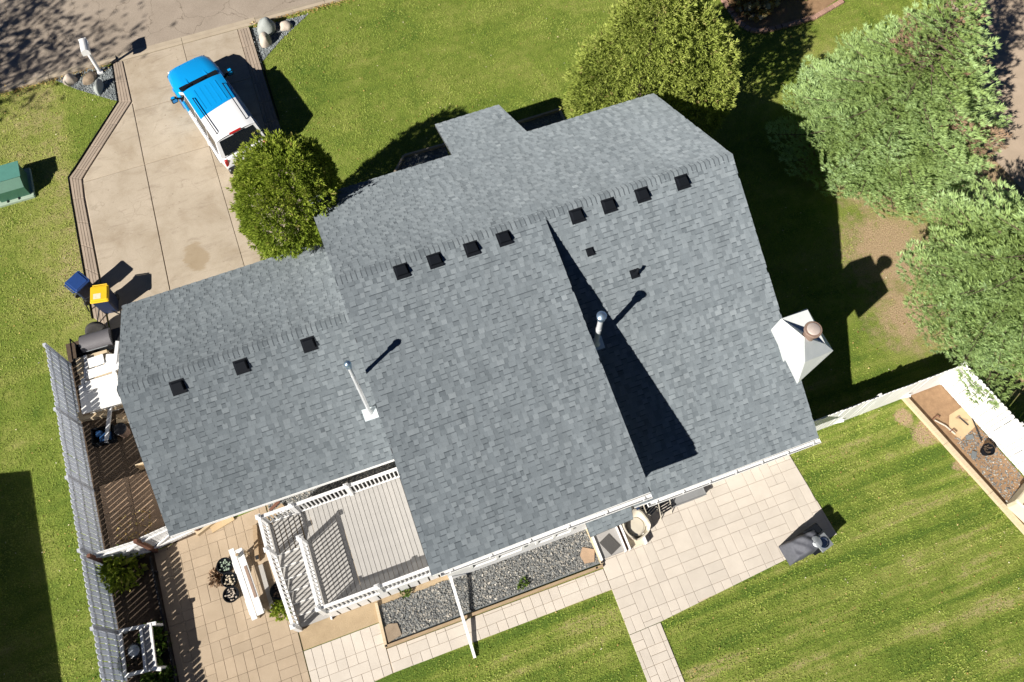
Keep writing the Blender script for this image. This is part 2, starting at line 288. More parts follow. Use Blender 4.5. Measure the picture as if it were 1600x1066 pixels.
MT = dict(
    lawn=lawn_material(), concrete=concrete_material(), asphalt=asphalt_material(), siding=siding_material(),
    shingle=M_tone('shingle', [(0, (.035, .042, .05)), (.3, (.133, .156, .174)), (.6, (.190, .219, .240)), (1, (.262, .294, .316))], .95, 120, .3, spec=.15, streak=.10),
    underlay=M('roof_underlay', (.07, .075, .085), .95),
    white=M('white_paint', (.80, .80, .79), .45, amt=.10, scale=3), vinyl=M('white_vinyl', (.80, .80, .80), .4, amt=.07, scale=2),
    fence=M('fence_vinyl', (.72, .74, .78), .5, amt=.12, scale=3, obj_rand=.05),
    curb=M('kerb_concrete', (.47, .40, .30), .9, (.33, .27, .2), 1.6, 50, world=True),
    edging=M('edging_block', (.37, .30, .235), .9, (.29, .235, .185), 2.5, 60, world=True, obj_rand=.12),
    paver=M('paver', (.585, .532, .465), .9, (.49, .44, .38), 2.0, 60, world=True, obj_rand=.07, bmp=.2),
    paver_tan=M('paver_tan', (.45, .36, .262), .9, (.31, .24, .165), 1.0, 60, world=True, obj_rand=.08, bmp=.2),
    slab_brown=M('slab_brown', (.36, .255, .17), .9, (.2, .135, .09), 2.5, 60, world=True, obj_rand=.14),
    sand=M('joint_sand', (.52, .44, .35), 1.0, (.40, .33, .255), 6, 80, world=True),
    cream_conc=M('light_concrete', (.62, .55, .43), .9, (.52, .45, .34), 2, 60, world=True),
    grey_conc=M('grey_concrete', (.34, .33, .32), .9, (.27, .26, .25), 3, 60, world=True),
    timber=M('timber', (.38, .29, .19), .85, (.27, .18, .10), 4, 60, stretch=(1, 6, 6)), timber_pale=M('pale_timber', (.58, .49, .36), .8, (.45, .34, .2), 4, 50, stretch=(1, 6, 6)),
    brownwood=M('brown_wood', (.17, .075, .045), .8, (.1, .04, .025), 6, 60),
    plywood=M('plywood', (.52, .39, .23), .8, (.42, .30, .17), 3, 60),
    deck=M('deck_board', (.385, .372, .355), .75, (.32, .31, .295), 3, 60, obj_rand=.07),
    black=M('black_plastic', (.007, .009, .013), .75, amt=.3, spec=.12), rubber=M('rubber', (.03, .03, .032), .8, (.06, .055, .05), 8),
    darkmetal=M('dark_metal', (.025, .026, .03), .45, amt=.3, metal=.3), steel=M('galvanised_steel', (.55, .58, .60), .42, (.42, .45, .47), 5, metal=.7),
    capskytint=M('steel_cap_sky_tint', (.34, .46, .58), .35, (.28, .38, .50), 5, metal=.8),  # blue of the reflected sky is put into the galvanised cap's colour
    pipewhite=M('pipe_white', (.60, .62, .64), .45, amt=.15, metal=.15), flash=M('sheet_flashing', (.62, .70, .72), .4, (.5, .57, .6), 6, metal=.3),
    chimney=M('chimney_metal', (.74, .77, .76), .42, (.60, .64, .64), 3, 30, metal=.12), rust=M('rusty_metal', (.30, .215, .17), .7, (.2, .13, .1), 8, metal=.2),
    pinkcap=M('flue_top', (.62, .53, .48), .5, (.5, .42, .37), 10, metal=.3),
    blue=M('blue_car_paint', (.004, .29, .70), .28, amt=.06, coat=.6), carwhite=M('white_car_paint', (.80, .81, .83), .3, amt=.05, coat=.5),
    glass=M('car_glass', (.012, .015, .02), .06, amt=.2, spec=.8), red=M('red_lens', (.45, .02, .02), .25), chrome=M('chrome', (.7, .7, .72), .2, metal=1.0),
    amber=M('clear_lens', (.7, .7, .68), .15),
    binblue=M('bin_blue', (.012, .05, .20), .5, amt=.25), binnavy=M('bin_navy', (.015, .03, .085), .5, amt=.25), binyellow=M('bin_yellow', (.72, .47, .015), .5, amt=.12), sticker=M('sticker', (.72, .68, .5), .6),
    xgreen=M('cabinet_green', (.085, .24, .20), .5, amt=.2), xpad=M('cabinet_sill', (.33, .42, .33), .8, amt=.2), xgreen2=M('cabinet_front', (.05, .15, .10), .5, amt=.2),
    rock_w=M('pale_rock', (.56, .49, .42), .9, (.40, .34, .28), 5, 40, bmp=.5), rock_g=M('grey_rock', (.36, .385, .37), .9, (.26, .28, .27), 5, 40, bmp=.5), rock_b=M('brown_rock', (.30, .235, .17), .9, (.2, .15, .1), 5, 40, bmp=.5),
    slate=M('slate_gravel_base', (.17, .185, .19), 1, (.12, .13, .135), 30, 90, world=True),
    gravel=M_tone('gravel', [(0, (.08, .085, .09)), (.5, (.21, .215, .21)), (.85, (.38, .35, .30)), (1, (.66, .62, .55))], .9, 40, .3),
    slatechip=M_tone('slate_chip', [(0, (.15, .17, .175)), (.5, (.22, .245, .25)), (1, (.32, .345, .34))], .9, 40, .3),
    soil=M('soil', (.34, .215, .12), 1, (.2, .12, .065), 5, 50, world=True, bmp=.6), mulch=M('dark_soil', (.10, .07, .045), 1, (.05, .035, .025), 8, 60, world=True, bmp=.6),
    brick=M('edging_brick', (.44, .27, .20), .9, (.3, .18, .14), 5, 50, obj_rand=.18),
    bark=M('bark', (.12, .085, .06), .95, (.07, .05, .035), 8, 50, bmp=.6),
    deadtwig=M_tone('dead_twig', [(0, (.16, .09, .055)), (1, (.36, .25, .16))], .95, 30, .25),
    spruce=M_tone('spruce_needle', [(0, (.10, .145, .03)), (.4, (.28, .385, .115)), (.75, (.40, .55, .225)), (1, (.50, .66, .36))], .8, 6, .2, .24, spec=.08),
    cedar=M_tone('cedar_spray', [(0, (.12, .175, .03)), (.45, (.31, .375, .075)), (.8, (.46, .52, .14)), (1, (.42, .34, .14))], .8, 5, .2, .34, spec=.1),
    globe=M_tone('globe_spray', [(0, (.085, .14, .018)), (.45, (.22, .30, .036)), (.8, (.34, .41, .06)), (1, (.42, .36, .12))], .8, 5, .2, .34, spec=.1),
    leaf=M_tone('leaf', [(0, (.03, .075, .01)), (.5, (.085, .16, .02)), (1, (.2, .27, .05))], .6, 8, .2, .2),
    blade=M_tone('grass_blade', [(0, (.11, .185, .026)), (.4, (.225, .30, .050)), (.7, (.335, .38, .095)), (1, (.43, .40, .18))], .9, .8, .25, .2, spec=.1),
    litter=M_tone('fallen_leaf', [(0, (.22, .11, .04)), (.5, (.42, .28, .09)), (.8, (.55, .46, .2)), (1, (.66, .62, .5))], .8, 20, .2),
    resin=M('cream_resin', (.55, .51, .42), .55, (.46, .42, .35), 3), mat_grey=M('door_mat', (.075, .072, .07), .95, amt=.3, scale=40), wellgrey=M('window_well', (.25, .255, .26), .6, amt=.2),
    cover=M('grill_cover', (.10, .105, .125), .75, (.06, .063, .078), 9), hood=M('grey_hood', (.12, .115, .125), .6, amt=.15), cream=M('cream_canvas', (.68, .60, .45), .7, (.6, .52, .38), 2),
    bluetarp=M('blue_plastic', (.03, .12, .32), .5, amt=.3), winglass=M('window_glass', (.02, .025, .03), .05, spec=.8),
    lane=M('gravel_lane', (.46, .36, .27), 1, (.33, .26, .19), 1.2, 45, world=True, bmp=.4), orange=M('rust_orange', (.4, .14, .06), .7),
)
def add_translucent(m, col, f):
    nt = m.node_tree; bs = nt.nodes['Principled BSDF']; t = nd(nt, 'ShaderNodeBsdfTranslucent'); t.inputs[0].default_value = (*col, 1)
    ms = nd(nt, 'ShaderNodeMixShader'); ms.inputs[0].default_value = f; nt.links.new(bs.outputs[0], ms.inputs[1]); nt.links.new(t.outputs[0], ms.inputs[2]); nt.links.new(ms.outputs[0], nt.nodes['Material Output'].inputs[0])
add_translucent(MT['fence'], (.62, .66, .74), .42)      # thin vinyl boards let some sun through

# ------------------------------------------------------------------ the setting
def sheet(name, poly, z, mat, kind='structure', parent=None):
    mb = MB(); mb.add([(p[0], p[1], z) for p in poly], [tuple(range(len(poly)))])
    o = mb.build(name, mat, parent, fix=False)
    if o.data.polygons[0].normal.z < 0: o.data.flip_normals()
    if kind: o['kind'] = kind
    return o
def px(*pts, z=0.0): return [tuple(G(u, v, z))[:2] for u, v in pts]
g_ = MB(); g_.add([(-300, -300, 0), (300, -300, 0), (300, 300, 0), (-300, 300, 0)], [(0, 1, 2, 3)]); tag(g_.build('lawn', MT['lawn'], fix=False), kind='structure')

def clip(poly, clipper):
    """cut a polygon to a convex counter-clockwise clipper"""
    out = list(poly)
    for i in range(len(clipper)):
        a, b = clipper[i], clipper[(i + 1) % len(clipper)]; inp = out; out = []
        def side(p): return (b[0] - a[0]) * (p[1] - a[1]) - (b[1] - a[1]) * (p[0] - a[0])
        for j in range(len(inp)):
            p, q = inp[j], inp[(j + 1) % len(inp)]; sp, sq = side(p), side(q)
            if sp >= 0: out.append(p)
            if (sp >= 0) != (sq >= 0):
                t = sp / (sp - sq); out.append((p[0] + (q[0] - p[0]) * t, p[1] + (q[1] - p[1]) * t))
        if len(out) < 3: return []
    return out
def area(p): return abs(sum(p[i][0] * p[(i + 1) % len(p)][1] - p[(i + 1) % len(p)][0] * p[i][1] for i in range(len(p)))) / 2
def slab_piece(name, poly, z0, z1, mat, parent, bev=.008):
    n = len(poly); c = (sum(p[0] for p in poly) / n, sum(p[1] for p in poly) / n)
    mb = MB(); k = 1 - bev * 2 / max(.1, math.sqrt(area(poly)))
    mb.prism([(p[0] - c[0], p[1] - c[1]) for p in poly], 0, z1 - z0 - bev * .5)
    b = MB(); top = [((p[0] - c[0]) * k, (p[1] - c[1]) * k, z1 - z0) for p in poly]; low = [(p[0] - c[0], p[1] - c[1], z1 - z0 - bev * .5) for p in poly]
    m2 = MB(); m2.add(low + top, [tuple(range(n, 2 * n))] + [(i, (i + 1) % n, n + (i + 1) % n, n + i) for i in range(n)] + [])
    base = [(p[0] - c[0], p[1] - c[1], 0) for p in poly]
    m3 = MB(); m3.add(base + low + top, [tuple(range(2 * n, 3 * n))] + [(i, (i + 1) % n, n + (i + 1) % n, n + i) for i in range(n)] + [(n + i, n + (i + 1) % n, 2 * n + (i + 1) % n, 2 * n + i) for i in range(n)])
    return m3.build(name, mat, parent, loc=(c[0], c[1], z0))
_pshare = {}
def paver_field(name, polys, mat, piece='paver', mod=.60, z=.03, seed=1, gap=.012, base=None, grid=False):
    """one paved surface: a sand bed, and every paver on it a piece of its own"""
    r = random.Random(seed); allp = [p for q in polys for p in q]
    mb = MB()
    for q in polys: mb.add([(p[0], p[1], z - .018) for p in q], [tuple(range(len(q)))])
    root = mb.build(name, base or MT['sand'], fix=True); root['kind'] = 'structure'
    x0, x1 = min(p[0] for p in allp), max(p[0] for p in allp); y0, y1 = min(p[1] for p in allp), max(p[1] for p in allp)
    h = mod / 2; nx, ny = int((x1 - x0) / mod) + 2, int((y1 - y0) / mod) + 2
    for i in range(nx):
        for j in range(ny):
            X, Y = x0 + i * mod - .07, y1 - (j + 1) * mod; k = r.random() if not grid else 0
            if k < .22: cells = [(0, 0, 2, 2)]
            elif k < .5: cells = [(0, 0, 2, 1), (0, 1, 2, 1)]
            elif k < .78: cells = [(0, 0, 1, 2), (1, 0, 1, 2)]
            elif k < .9: cells = [(0, 0, 2, 1), (0, 1, 1, 1), (1, 1, 1, 1)]
            else: cells = [(0, 0, 1, 2), (1, 0, 1, 1), (1, 1, 1, 1)]
            for a, b, cw, ch in cells:
                R = [(X + a * h + gap / 2, Y + b * h + gap / 2), (X + (a + cw) * h - gap / 2, Y + b * h + gap / 2), (X + (a + cw) * h - gap / 2, Y + (b + ch) * h - gap / 2), (X + a * h + gap / 2, Y + (b + ch) * h - gap / 2)]
                for q in polys:
                    P = clip(R, q); A = area(P) if len(P) > 2 else 0
                    if A < .012: continue
                    dz = r.uniform(-.003, .003)
                    if A > area(R) * .999:
                        key = (cw, ch, mod, mat.name)
                        c = ((R[0][0] + R[2][0]) / 2, (R[0][1] + R[2][1]) / 2)
                        if key not in _pshare: o = slab_piece(piece, R, z - .03 + dz, z + dz, mat, root); _pshare[key] = o.data
                        else: o = link(piece, _pshare[key], root, (c[0], c[1], z - .03 + dz))
                    else: slab_piece(piece, P, z - .03 + dz, z + dz, mat, root)
    return root
def ccw(p): 
    s = sum(p[i][0] * p[(i + 1) % len(p)][1] - p[(i + 1) % len(p)][0] * p[i][1] for i in range(len(p)))
    return list(p) if s > 0 else list(p)[::-1]
def rect(x0, y0, x1, y1): return [(x0, y0), (x1, y0), (x1, y1), (x0, y1)]

# street with its kerb
road = sheet('street', rect(-120, 16.33, 120, 24.5), .006, MT['asphalt'])
xs = [-40, -30, -22, -16, -13.2, -10.0, -7.35, -4.72, -1.7, 1.2, 4.3, 7.4, 14, 24, 40]
for a, b in zip(xs[:-1], xs[1:]):
    low = -7.6 < a < -2; h = .035 if low else .11; mb = MB()
    mb.prism_x([(15.97, 0), (16.345, 0), (16.345, .012), (16.16, h * .75), (16.12, h), (15.97, h)], a + .008, b - .008)
    mb.build('kerb', MT['curb'], road)
lane = sheet('gravel_lane', [(23.2, -3), (22.7, .4), (23.1, 3), (24.2, 6.2), (26, 9), (31, 12), (38, 8), (33, -8), (24, -8)], .006, MT['lane'])
# driveway of poured slabs
drv = MB(); drv.add([(p[0], p[1], .006) for p in [(-9.62, 4.2), (-2.05, 4.2), (-2.05, 15.96), (-7.5, 15.96), (-7.5, 13.9), (-9.62, 11.2)]], [tuple(range(6))])
drv = drv.build('driveway', MT['sand']); drv['kind'] = 'structure'
g2 = .009
for poly in ([(-7.15, 13.33), (-4.75, 13.33), (-4.72, 15.95), (-7.12, 15.95)], [(-4.75, 13.33), (-2.52, 13.33), (-2.49, 15.95), (-4.72, 15.95)],
             [(-7.23, 10.72), (-4.78, 10.72), (-4.75, 13.33), (-7.15, 13.33)], [(-4.78, 10.72), (-2.56, 10.72), (-2.52, 13.33), (-4.75, 13.33)],
             [(-7.42, 3.3), (-4.7, 3.3), (-4.78, 10.72), (-7.23, 10.72)], [(-4.7, 3.3), (-2.6, 3.3), (-2.56, 10.72), (-4.78, 10.72)],
             [(-9.53, 10.72), (-7.24, 10.72), (-7.16, 13.72), (-9.28, 11.15)], [(-9.62, 4.2), (-7.42, 4.2), (-7.24, 10.72), (-9.53, 10.72)]):
    n = len(poly); c = (sum(p[0] for p in poly) / n, sum(p[1] for p in poly) / n)
    q = [(p[0] + (g2 if p[0] < c[0] else -g2), p[1] + (g2 if p[1] < c[1] else -g2)) for p in poly]
    slab_piece('slab', ccw(q), .0, .034, MT['concrete'], drv, .012)
def strip_rows(outer, inner, rows, seg, mat, parent, name, z0=0.0, z1=.06):
    """rows of edging blocks laid along a path between two lines"""
    def along(line, s):
        L = [math.dist(line[i], line[i + 1]) for i in range(len(line) - 1)]; s *= sum(L)
        for i, l in enumerate(L):
            if s <= l or i == len(L) - 1: t = s / l; return (line[i][0] + (line[i + 1][0] - line[i][0]) * t, line[i][1] + (line[i + 1][1] - line[i][1]) * t)
            s -= l
    tot = sum(math.dist(outer[i], outer[i + 1]) for i in range(len(outer) - 1)); n = max(1, round(tot / seg))
    for i in range(len(outer) - 1):
        l = math.dist(outer[i], outer[i + 1]); n = max(1, round(l / seg))
        for k in range(n):
            for r in range(rows):
                def pt(s, t):
                    o = [outer[i][a] + (outer[i + 1][a] - outer[i][a]) * s for a in (0, 1)]; q = [inner[i][a] + (inner[i + 1][a] - inner[i][a]) * s for a in (0, 1)]
                    return (o[0] + (q[0] - o[0]) * t, o[1] + (q[1] - o[1]) * t)
                e = .006 / max(l / n, .1); f = .05
                off = 0
                P = [pt((k + e) / n, (r + f) / rows), pt((k + 1 - e) / n, (r + f) / rows), pt((k + 1 - e) / n, (r + 1 - f) / rows), pt((k + e) / n, (r + 1 - f) / rows)]
                slab_piece(name, ccw(P), z0, z1 + random.uniform(-.004, .004), mat, parent, .012)
strip_rows([(-10.07, 5.0), (-9.99, 10.1), (-9.96, 11.1), (-9.68, 11.4), (-7.62, 13.95), (-7.51, 15.92)], [(-9.66, 4.4), (-9.62, 10.0), (-9.56, 10.86), (-9.30, 11.2), (-7.18, 13.8), (-7.15, 15.92)], 4, .95, MT['edging'], drv, 'edging_block')
strip_rows([(-2.02, 15.9), (-2.06, 11.0), (-2.1, 5.2)], [(-2.48, 15.9), (-2.55, 11.0), (-2.6, 5.2)], 4, .95, MT['edging'], drv, 'edging_block')
e_ = MB()
for a, b in (((-10.13, 5.0), (-10.05, 10.1)), ((-10.05, 10.1), (-10.01, 11.12)), ((-10.01, 11.12), (-9.72, 11.46)), ((-9.72, 11.46), (-7.67, 13.97)), ((-7.67, 13.97), (-7.56, 15.92)), ((-1.96, 15.9), (-2.0, 11))):
    e_.bar((*a, .03), (*b, .03), .03, .09)
e_.build('edging_strip', MT['black'], drv)

# back patio, walk and path of pale pavers
paver_field('patio', [ccw([(3.22, -7.5), (10.2, -7.5), (10.42, -10.46), (4.2, -10.95), (3.18, -10.97)])], MT['paver'], seed=3, gap=.009)
paver_field('garden_walk', [ccw([(-6.05, -8.07), (-3.72, -8.07), (-3.76, -9.56), (-6.05, -9.72)]), ccw([(-3.73, -8.86), (3.20, -8.92), (3.19, -9.585), (-3.755, -9.56)]),
                     ccw([(-6.05, -9.73), (-4.5, -9.6), (-4.9, -12.4), (-6.05, -12.6)])], MT['paver'], seed=5)
paver_field('garden_path', [ccw([(3.175, -10.985), (4.185, -10.965), (4.12, -17.0), (3.08, -17.0)])], MT['paver'], seed=8, mod=.52)
paver_field('side_patio', [ccw([(-9.66, -3.66), (-6.08, -3.42), (-6.08, -12.8), (-9.70, -12.8)])], MT['paver_tan'], seed=11, mod=.58, gap=.009)
sheet('bare_strip', [(-6.05, -8.05), (-3.7, -8.05), (-3.7, -7.62), (-1.3, -7.62), (-1.3, -3.35), (-6.05, -3.35)], .008, M('bare_strip', (.43, .33, .21), 1, (.31, .23, .14), 3, 50, world=True, bmp=.5))
paver_field('side_yard_paving', [ccw(rect(-10.9, -3.5, -8.0, -1.0))], MT['slab_brown'], piece='slab', seed=2, mod=.98, grid=True, z=.035)
sheet('side_yard_soil', rect(-11.16, -3.6, -7.9, 4.35), .004, MT['mulch'])
sheet('garden_bed_soil', rect(-11.16, -12.6, -9.66, -3.62), .02, MT['mulch'])
sheet('side_bed', [(14.74, -7.2), (16.13, -7.2), (16.9, -10.9), (17.6, -13.5), (16.4, -13.5), (16.02, -12.1)], .006, MT['soil'])
sheet('flower_bed_soil', [(16.6, 11.2), (16.72, 9.1), (17.25, 8.6), (19.7, 8.5), (22.5, 9.5), (22, 16), (16.4, 14)], .010, MT['soil'])
sheet('rock_bed', px((83, 124), (120, 110), (178, 103), (187, 159), (160, 152), (120, 140)), .010, MT['slate'])
sheet('rock_bed', px((392, 46), (438, 34), (482, 22), (440, 62), (413, 93), (408, 98)), .010, MT['slate'])
WBED = [(.9, 4.3), (3.6, 4.3), (3.6, 7.62), (2.0, 7.66), (.95, 6.5)]; EBED = [(5.5, 4.3), (8.25, 4.3), (8.22, 7.64), (5.6, 7.62)]
sheet('front_bed', WBED, .010, MT['slate']); sheet('front_bed', EBED, .010, MT['slate'])

# ------------------------------------------------------------------ the house
house = thing('house', 'long split-level house under grey asphalt shingles with white gutters', 'house')
HR = 6.24
zm = lambda y: HR + .1958 * y          # raised middle rear slope
zr = lambda y: HR + .4908 * y          # lower right rear slope
zf = lambda y: HR - .561 * y           # whole front slope
zg = lambda y: 4.55 - .534 * abs(y + .26)   # garage
wl = MB()
wl.prism_x([(-7.62, 0), (4.2, 0), (4.2, zf(4.2) - .16), (0, HR - .16), (-7.62, zm(-7.62) - .16)], -1.35, 4.2)
wl.build('wall', MT['siding'], house)
wl = MB(); wl.prism_x([(-7.5, 0), (4.2, 0), (4.2, zf(4.2) - .16), (0, HR - .16), (-7.5, zr(-7.5) - .16)], 4.203, 10.05); wl.build('wall', MT['siding'], house)
wl = MB(); wl.prism_x([(-3.40, 0), (3.3, 0), (3.3, zg(3.3) - .16), (-.26, 4.39), (-3.40, zg(-3.40) - .16)], -8.02, -1.353); wl.build('wall', MT['siding'], house)
ROOFS = {  # upper-left, upper-right, lower-right, lower-left (from the ridge down)
    'front': ((-1.61, 0, HR), (10.32, 0, HR), (10.30, 4.62, 3.66), (-1.78, 4.60, 3.66)),
    'porch': ((3.10, 4.62, 3.648), (5.72, 4.62, 3.648), (5.56, 7.0, 2.32), (3.16, 6.93, 2.36)),
    'middle': ((-1.61, 0, HR), (4.44, 0, HR), (4.44, -8.04, 4.66), (-1.67, -8.10, 4.66)),
    'right': ((4.35, 0, HR), (10.32, 0, HR), (10.32, -7.87, 2.38), (4.33, -7.89, 2.38)),
    'garage_f': ((-8.31, -.26, 4.55), (-1.50, -.26, 4.55), (-1.45, 3.68, 2.47), (-8.36, 3.60, 2.47)),
    'garage_r': ((-8.31, -.26, 4.55), (-1.50, -.26, 4.55), (-1.45, -4.16, 2.47), (-8.38, -4.12, 2.47)),
    'canopy': ((2.82, -7.52, 2.70), (4.30, -7.52, 2.70), (4.22, -8.16, 2.22), (2.86, -8.22, 2.22)),
}
ROOFLABEL = {'front': 'long north roof slope in slanting light', 'porch': 'small roof over the front entry', 'middle': 'raised shallow middle roof slope',
             'right': 'steeper roof slope partly in the shade of the raised one', 'garage_f': 'garage roof slope above the driveway', 'garage_r': 'garage roof slope above the deck', 'canopy': 'little shingled canopy over the basement door'}
def bil(q, s, t):
    a, b, c, d = [Vector(p) for p in q]; return (a * (1 - s) + b * s) * (1 - t) + (d * (1 - s) + c * s) * t
roofs = {}; fieldV = []; fieldT = []; cand = []
for key, q in ROOFS.items():
    a, b, c, d = [Vector(p) for p in q]; n = (b - a).cross(d - a).normalized()
    if n.z < 0: n = -n
    th = Vector((0, 0, -.12)); dn = Vector((0, 0, -.03)); mb = MB()
    mb.add([a + dn, b + dn, c + dn, d + dn, a + th, b + th, c + th, d + th], [(0, 1, 2, 3), (7, 6, 5, 4), (0, 4, 5, 1), (1, 5, 6, 2), (2, 6, 7, 3), (3, 7, 4, 0)])
    o = mb.build('roof_slope', MT['underlay'], house); o['label'] = ROOFLABEL[key]; roofs[key] = o
    L = ((d - a).length + (c - b).length) / 2; W = (b - a).length; rows = round(L / .143); rr = random.Random(hash(key) % 97 + 5)
    rr = random.Random({'front': 1, 'porch': 2, 'middle': 3, 'right': 4, 'garage_f': 5, 'garage_r': 6, 'canopy': 7}[key])
    prev = []
    for r in range(rows):
        x = -rr.uniform(0, .25); base = rr.gauss(0, .02); tooth = rr.random() < .5; cur = []
        while x < W:
            tooth = not tooth if rr.random() < .93 else tooth
            wd = rr.choice((.13, .15, .17, .20)) if tooth else rr.choice((.09, .12, .15, .18)); x2 = x + wd
            s0, s1 = max(0, x / W), min(1, x2 / W)
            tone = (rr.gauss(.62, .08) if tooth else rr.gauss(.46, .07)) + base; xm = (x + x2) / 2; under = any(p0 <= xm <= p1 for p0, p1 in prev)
            if tooth: cur.append((x, x2))
            if rr.random() < .05: tone += .12
            tone = min(.97, max(.03, tone))
            if s1 - s0 > .03 / W:
                up = .018 if tooth else .009
                t0, t1 = r / rows, (r + 1) / rows
                A, B, Cc, D = bil(q, s0, t0), bil(q, s1, t0), bil(q, s1, t1), bil(q, s0, t1)
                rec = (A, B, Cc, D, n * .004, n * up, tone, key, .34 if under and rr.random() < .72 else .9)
                big = key in ('middle',) and tooth and s0 > 0 and s1 < 1 and rows - r <= 26
                cand.append((r, rec)) if big else fieldV.append(rec)
            x = x2
        prev = cur
cand.sort(key=lambda z: -z[0]); single = cand[:300]; fieldV += [r for _, r in cand[300:]]
V = []; T = []
def shingle_faces(A, B, Cc, D, lo, up, tone, bd=.35):
    f = []; g = .0
    e = (D - A).normalized() * .028 if (D - A).length > .03 else Vector()
    a2, b2 = A + e, B + e
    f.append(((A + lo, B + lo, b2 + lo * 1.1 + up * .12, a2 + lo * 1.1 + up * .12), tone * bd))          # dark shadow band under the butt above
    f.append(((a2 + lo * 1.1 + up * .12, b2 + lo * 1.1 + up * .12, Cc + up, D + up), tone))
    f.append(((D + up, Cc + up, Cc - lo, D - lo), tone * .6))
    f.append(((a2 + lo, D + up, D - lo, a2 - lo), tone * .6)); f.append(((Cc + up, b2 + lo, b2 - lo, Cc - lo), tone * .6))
    return f
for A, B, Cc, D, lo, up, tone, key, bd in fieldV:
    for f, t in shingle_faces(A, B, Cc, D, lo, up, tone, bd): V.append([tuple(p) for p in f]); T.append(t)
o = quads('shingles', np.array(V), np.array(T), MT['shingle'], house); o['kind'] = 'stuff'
smesh = {}
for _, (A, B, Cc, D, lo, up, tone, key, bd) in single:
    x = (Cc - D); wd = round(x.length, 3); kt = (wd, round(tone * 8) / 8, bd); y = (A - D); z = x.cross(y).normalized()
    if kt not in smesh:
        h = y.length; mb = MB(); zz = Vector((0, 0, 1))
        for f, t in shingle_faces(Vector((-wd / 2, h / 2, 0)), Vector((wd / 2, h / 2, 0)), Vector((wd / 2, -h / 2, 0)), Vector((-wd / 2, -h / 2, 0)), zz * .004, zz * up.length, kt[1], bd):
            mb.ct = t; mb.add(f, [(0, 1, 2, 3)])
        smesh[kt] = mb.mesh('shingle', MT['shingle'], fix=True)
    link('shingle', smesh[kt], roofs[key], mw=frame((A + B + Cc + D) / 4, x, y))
# ridge caps, each a bent piece lapping the next
def ridge(x0, x1, y, z, sf, sr, key):
    n = round((x1 - x0) / .142); st = (x1 - x0) / n; kinds = []
    for k in range(8):
        mb = MB(); mb.ct = .34 + .055 * k; hw = .175
        for lo_, hi_ in ((0, 1),):
            f0 = [(0, hw, -hw * sf + .016), (0, 0, .028), (0, -hw, -hw * sr + .016)]; f1 = [(st + .03, hw, -hw * sf + .005), (st + .03, 0, .012), (st + .03, -hw, -hw * sr + .005)]
            mb.add(f0 + f1, [(0, 1, 4, 3), (1, 2, 5, 4)])
            mb.ct = .13; mb.add([f0[0], f0[1], f0[2], (0, -hw, -hw * sr - .004), (0, 0, .0), (0, hw, -hw * sf - .004)], [(0, 1, 4, 5), (1, 2, 3, 4)])
            mb.add([(-.030, hw, -hw * sf + .012), (-.030, 0, .021), (-.030, -hw, -hw * sr + .012), (0, -hw, -hw * sr + .0165), (0, 0, .0285), (0, hw, -hw * sf + .0165)], [(0, 1, 4, 5), (1, 2, 3, 4)])
        kinds.append(mb.mesh('ridge_cap', MT['shingle'], fix=False))
    for i in range(n): link('ridge_cap', random.choice(kinds), roofs[key], (x0 + i * st, y, z))
ridge(-1.60, 4.44, 0, HR, .561, .1958, 'front'); ridge(4.46, 10.3, 0, HR, .561, .4908, 'front'); ridge(-8.30, -1.6, -.26, 4.55, .534, .534, 'garage_f')
# black box vents, sitting on the slope
def slope_frame(x, y, fn):
    e = .05; z = fn(y); d = Vector((0, e, fn(y + e) - fn(y))); return frame((x, y, z + .012), (1, 0, 0), d)
def box_vent(x, y, fn, key, s=.80):
    mb = MB(); mb.box((0, 0, .012), (.50 * s, .52 * s, .02)); mb.box((0, -.235 * s, .03), (.46 * s, .035, .05))
    r = mb.build('roof_vent', MT['black'], roofs[key]); r.matrix_local = slope_frame(x, y, fn)
    # hood: sloping lid, deeper at the downhill side
    h = MB(); a, b = .20 * s, .21 * s
    h.add([(-a, -b * .75, .03), (a, -b * .75, .03), (a, b, .03), (-a, b, .03), (-a * .93, -b * .72, .17 * s), (a * .93, -b * .72, .17 * s), (a * .8, b * .72, .12 * s), (-a * .8, b * .72, .12 * s)],
          [(4, 5, 6, 7), (0, 1, 5, 4), (1, 2, 6, 5), (2, 3, 7, 6), (3, 0, 4, 7)])
    k = h.build('hood', MT['black'], house); k.matrix_local = slope_frame(x, y, fn)
    return r
for x in (.15, 1.11, 2.18, 3.14): box_vent(x, -.33, zm, 'middle')
for x in (5.34, 6.32, 7.36, 8.61): box_vent(x, -.30, zr, 'right')
for x in (-6.76, -4.94, -2.97): box_vent(x, -.66, zg, 'garage_r')
box_vent(5.39, -1.27, zr, 'right', .45)
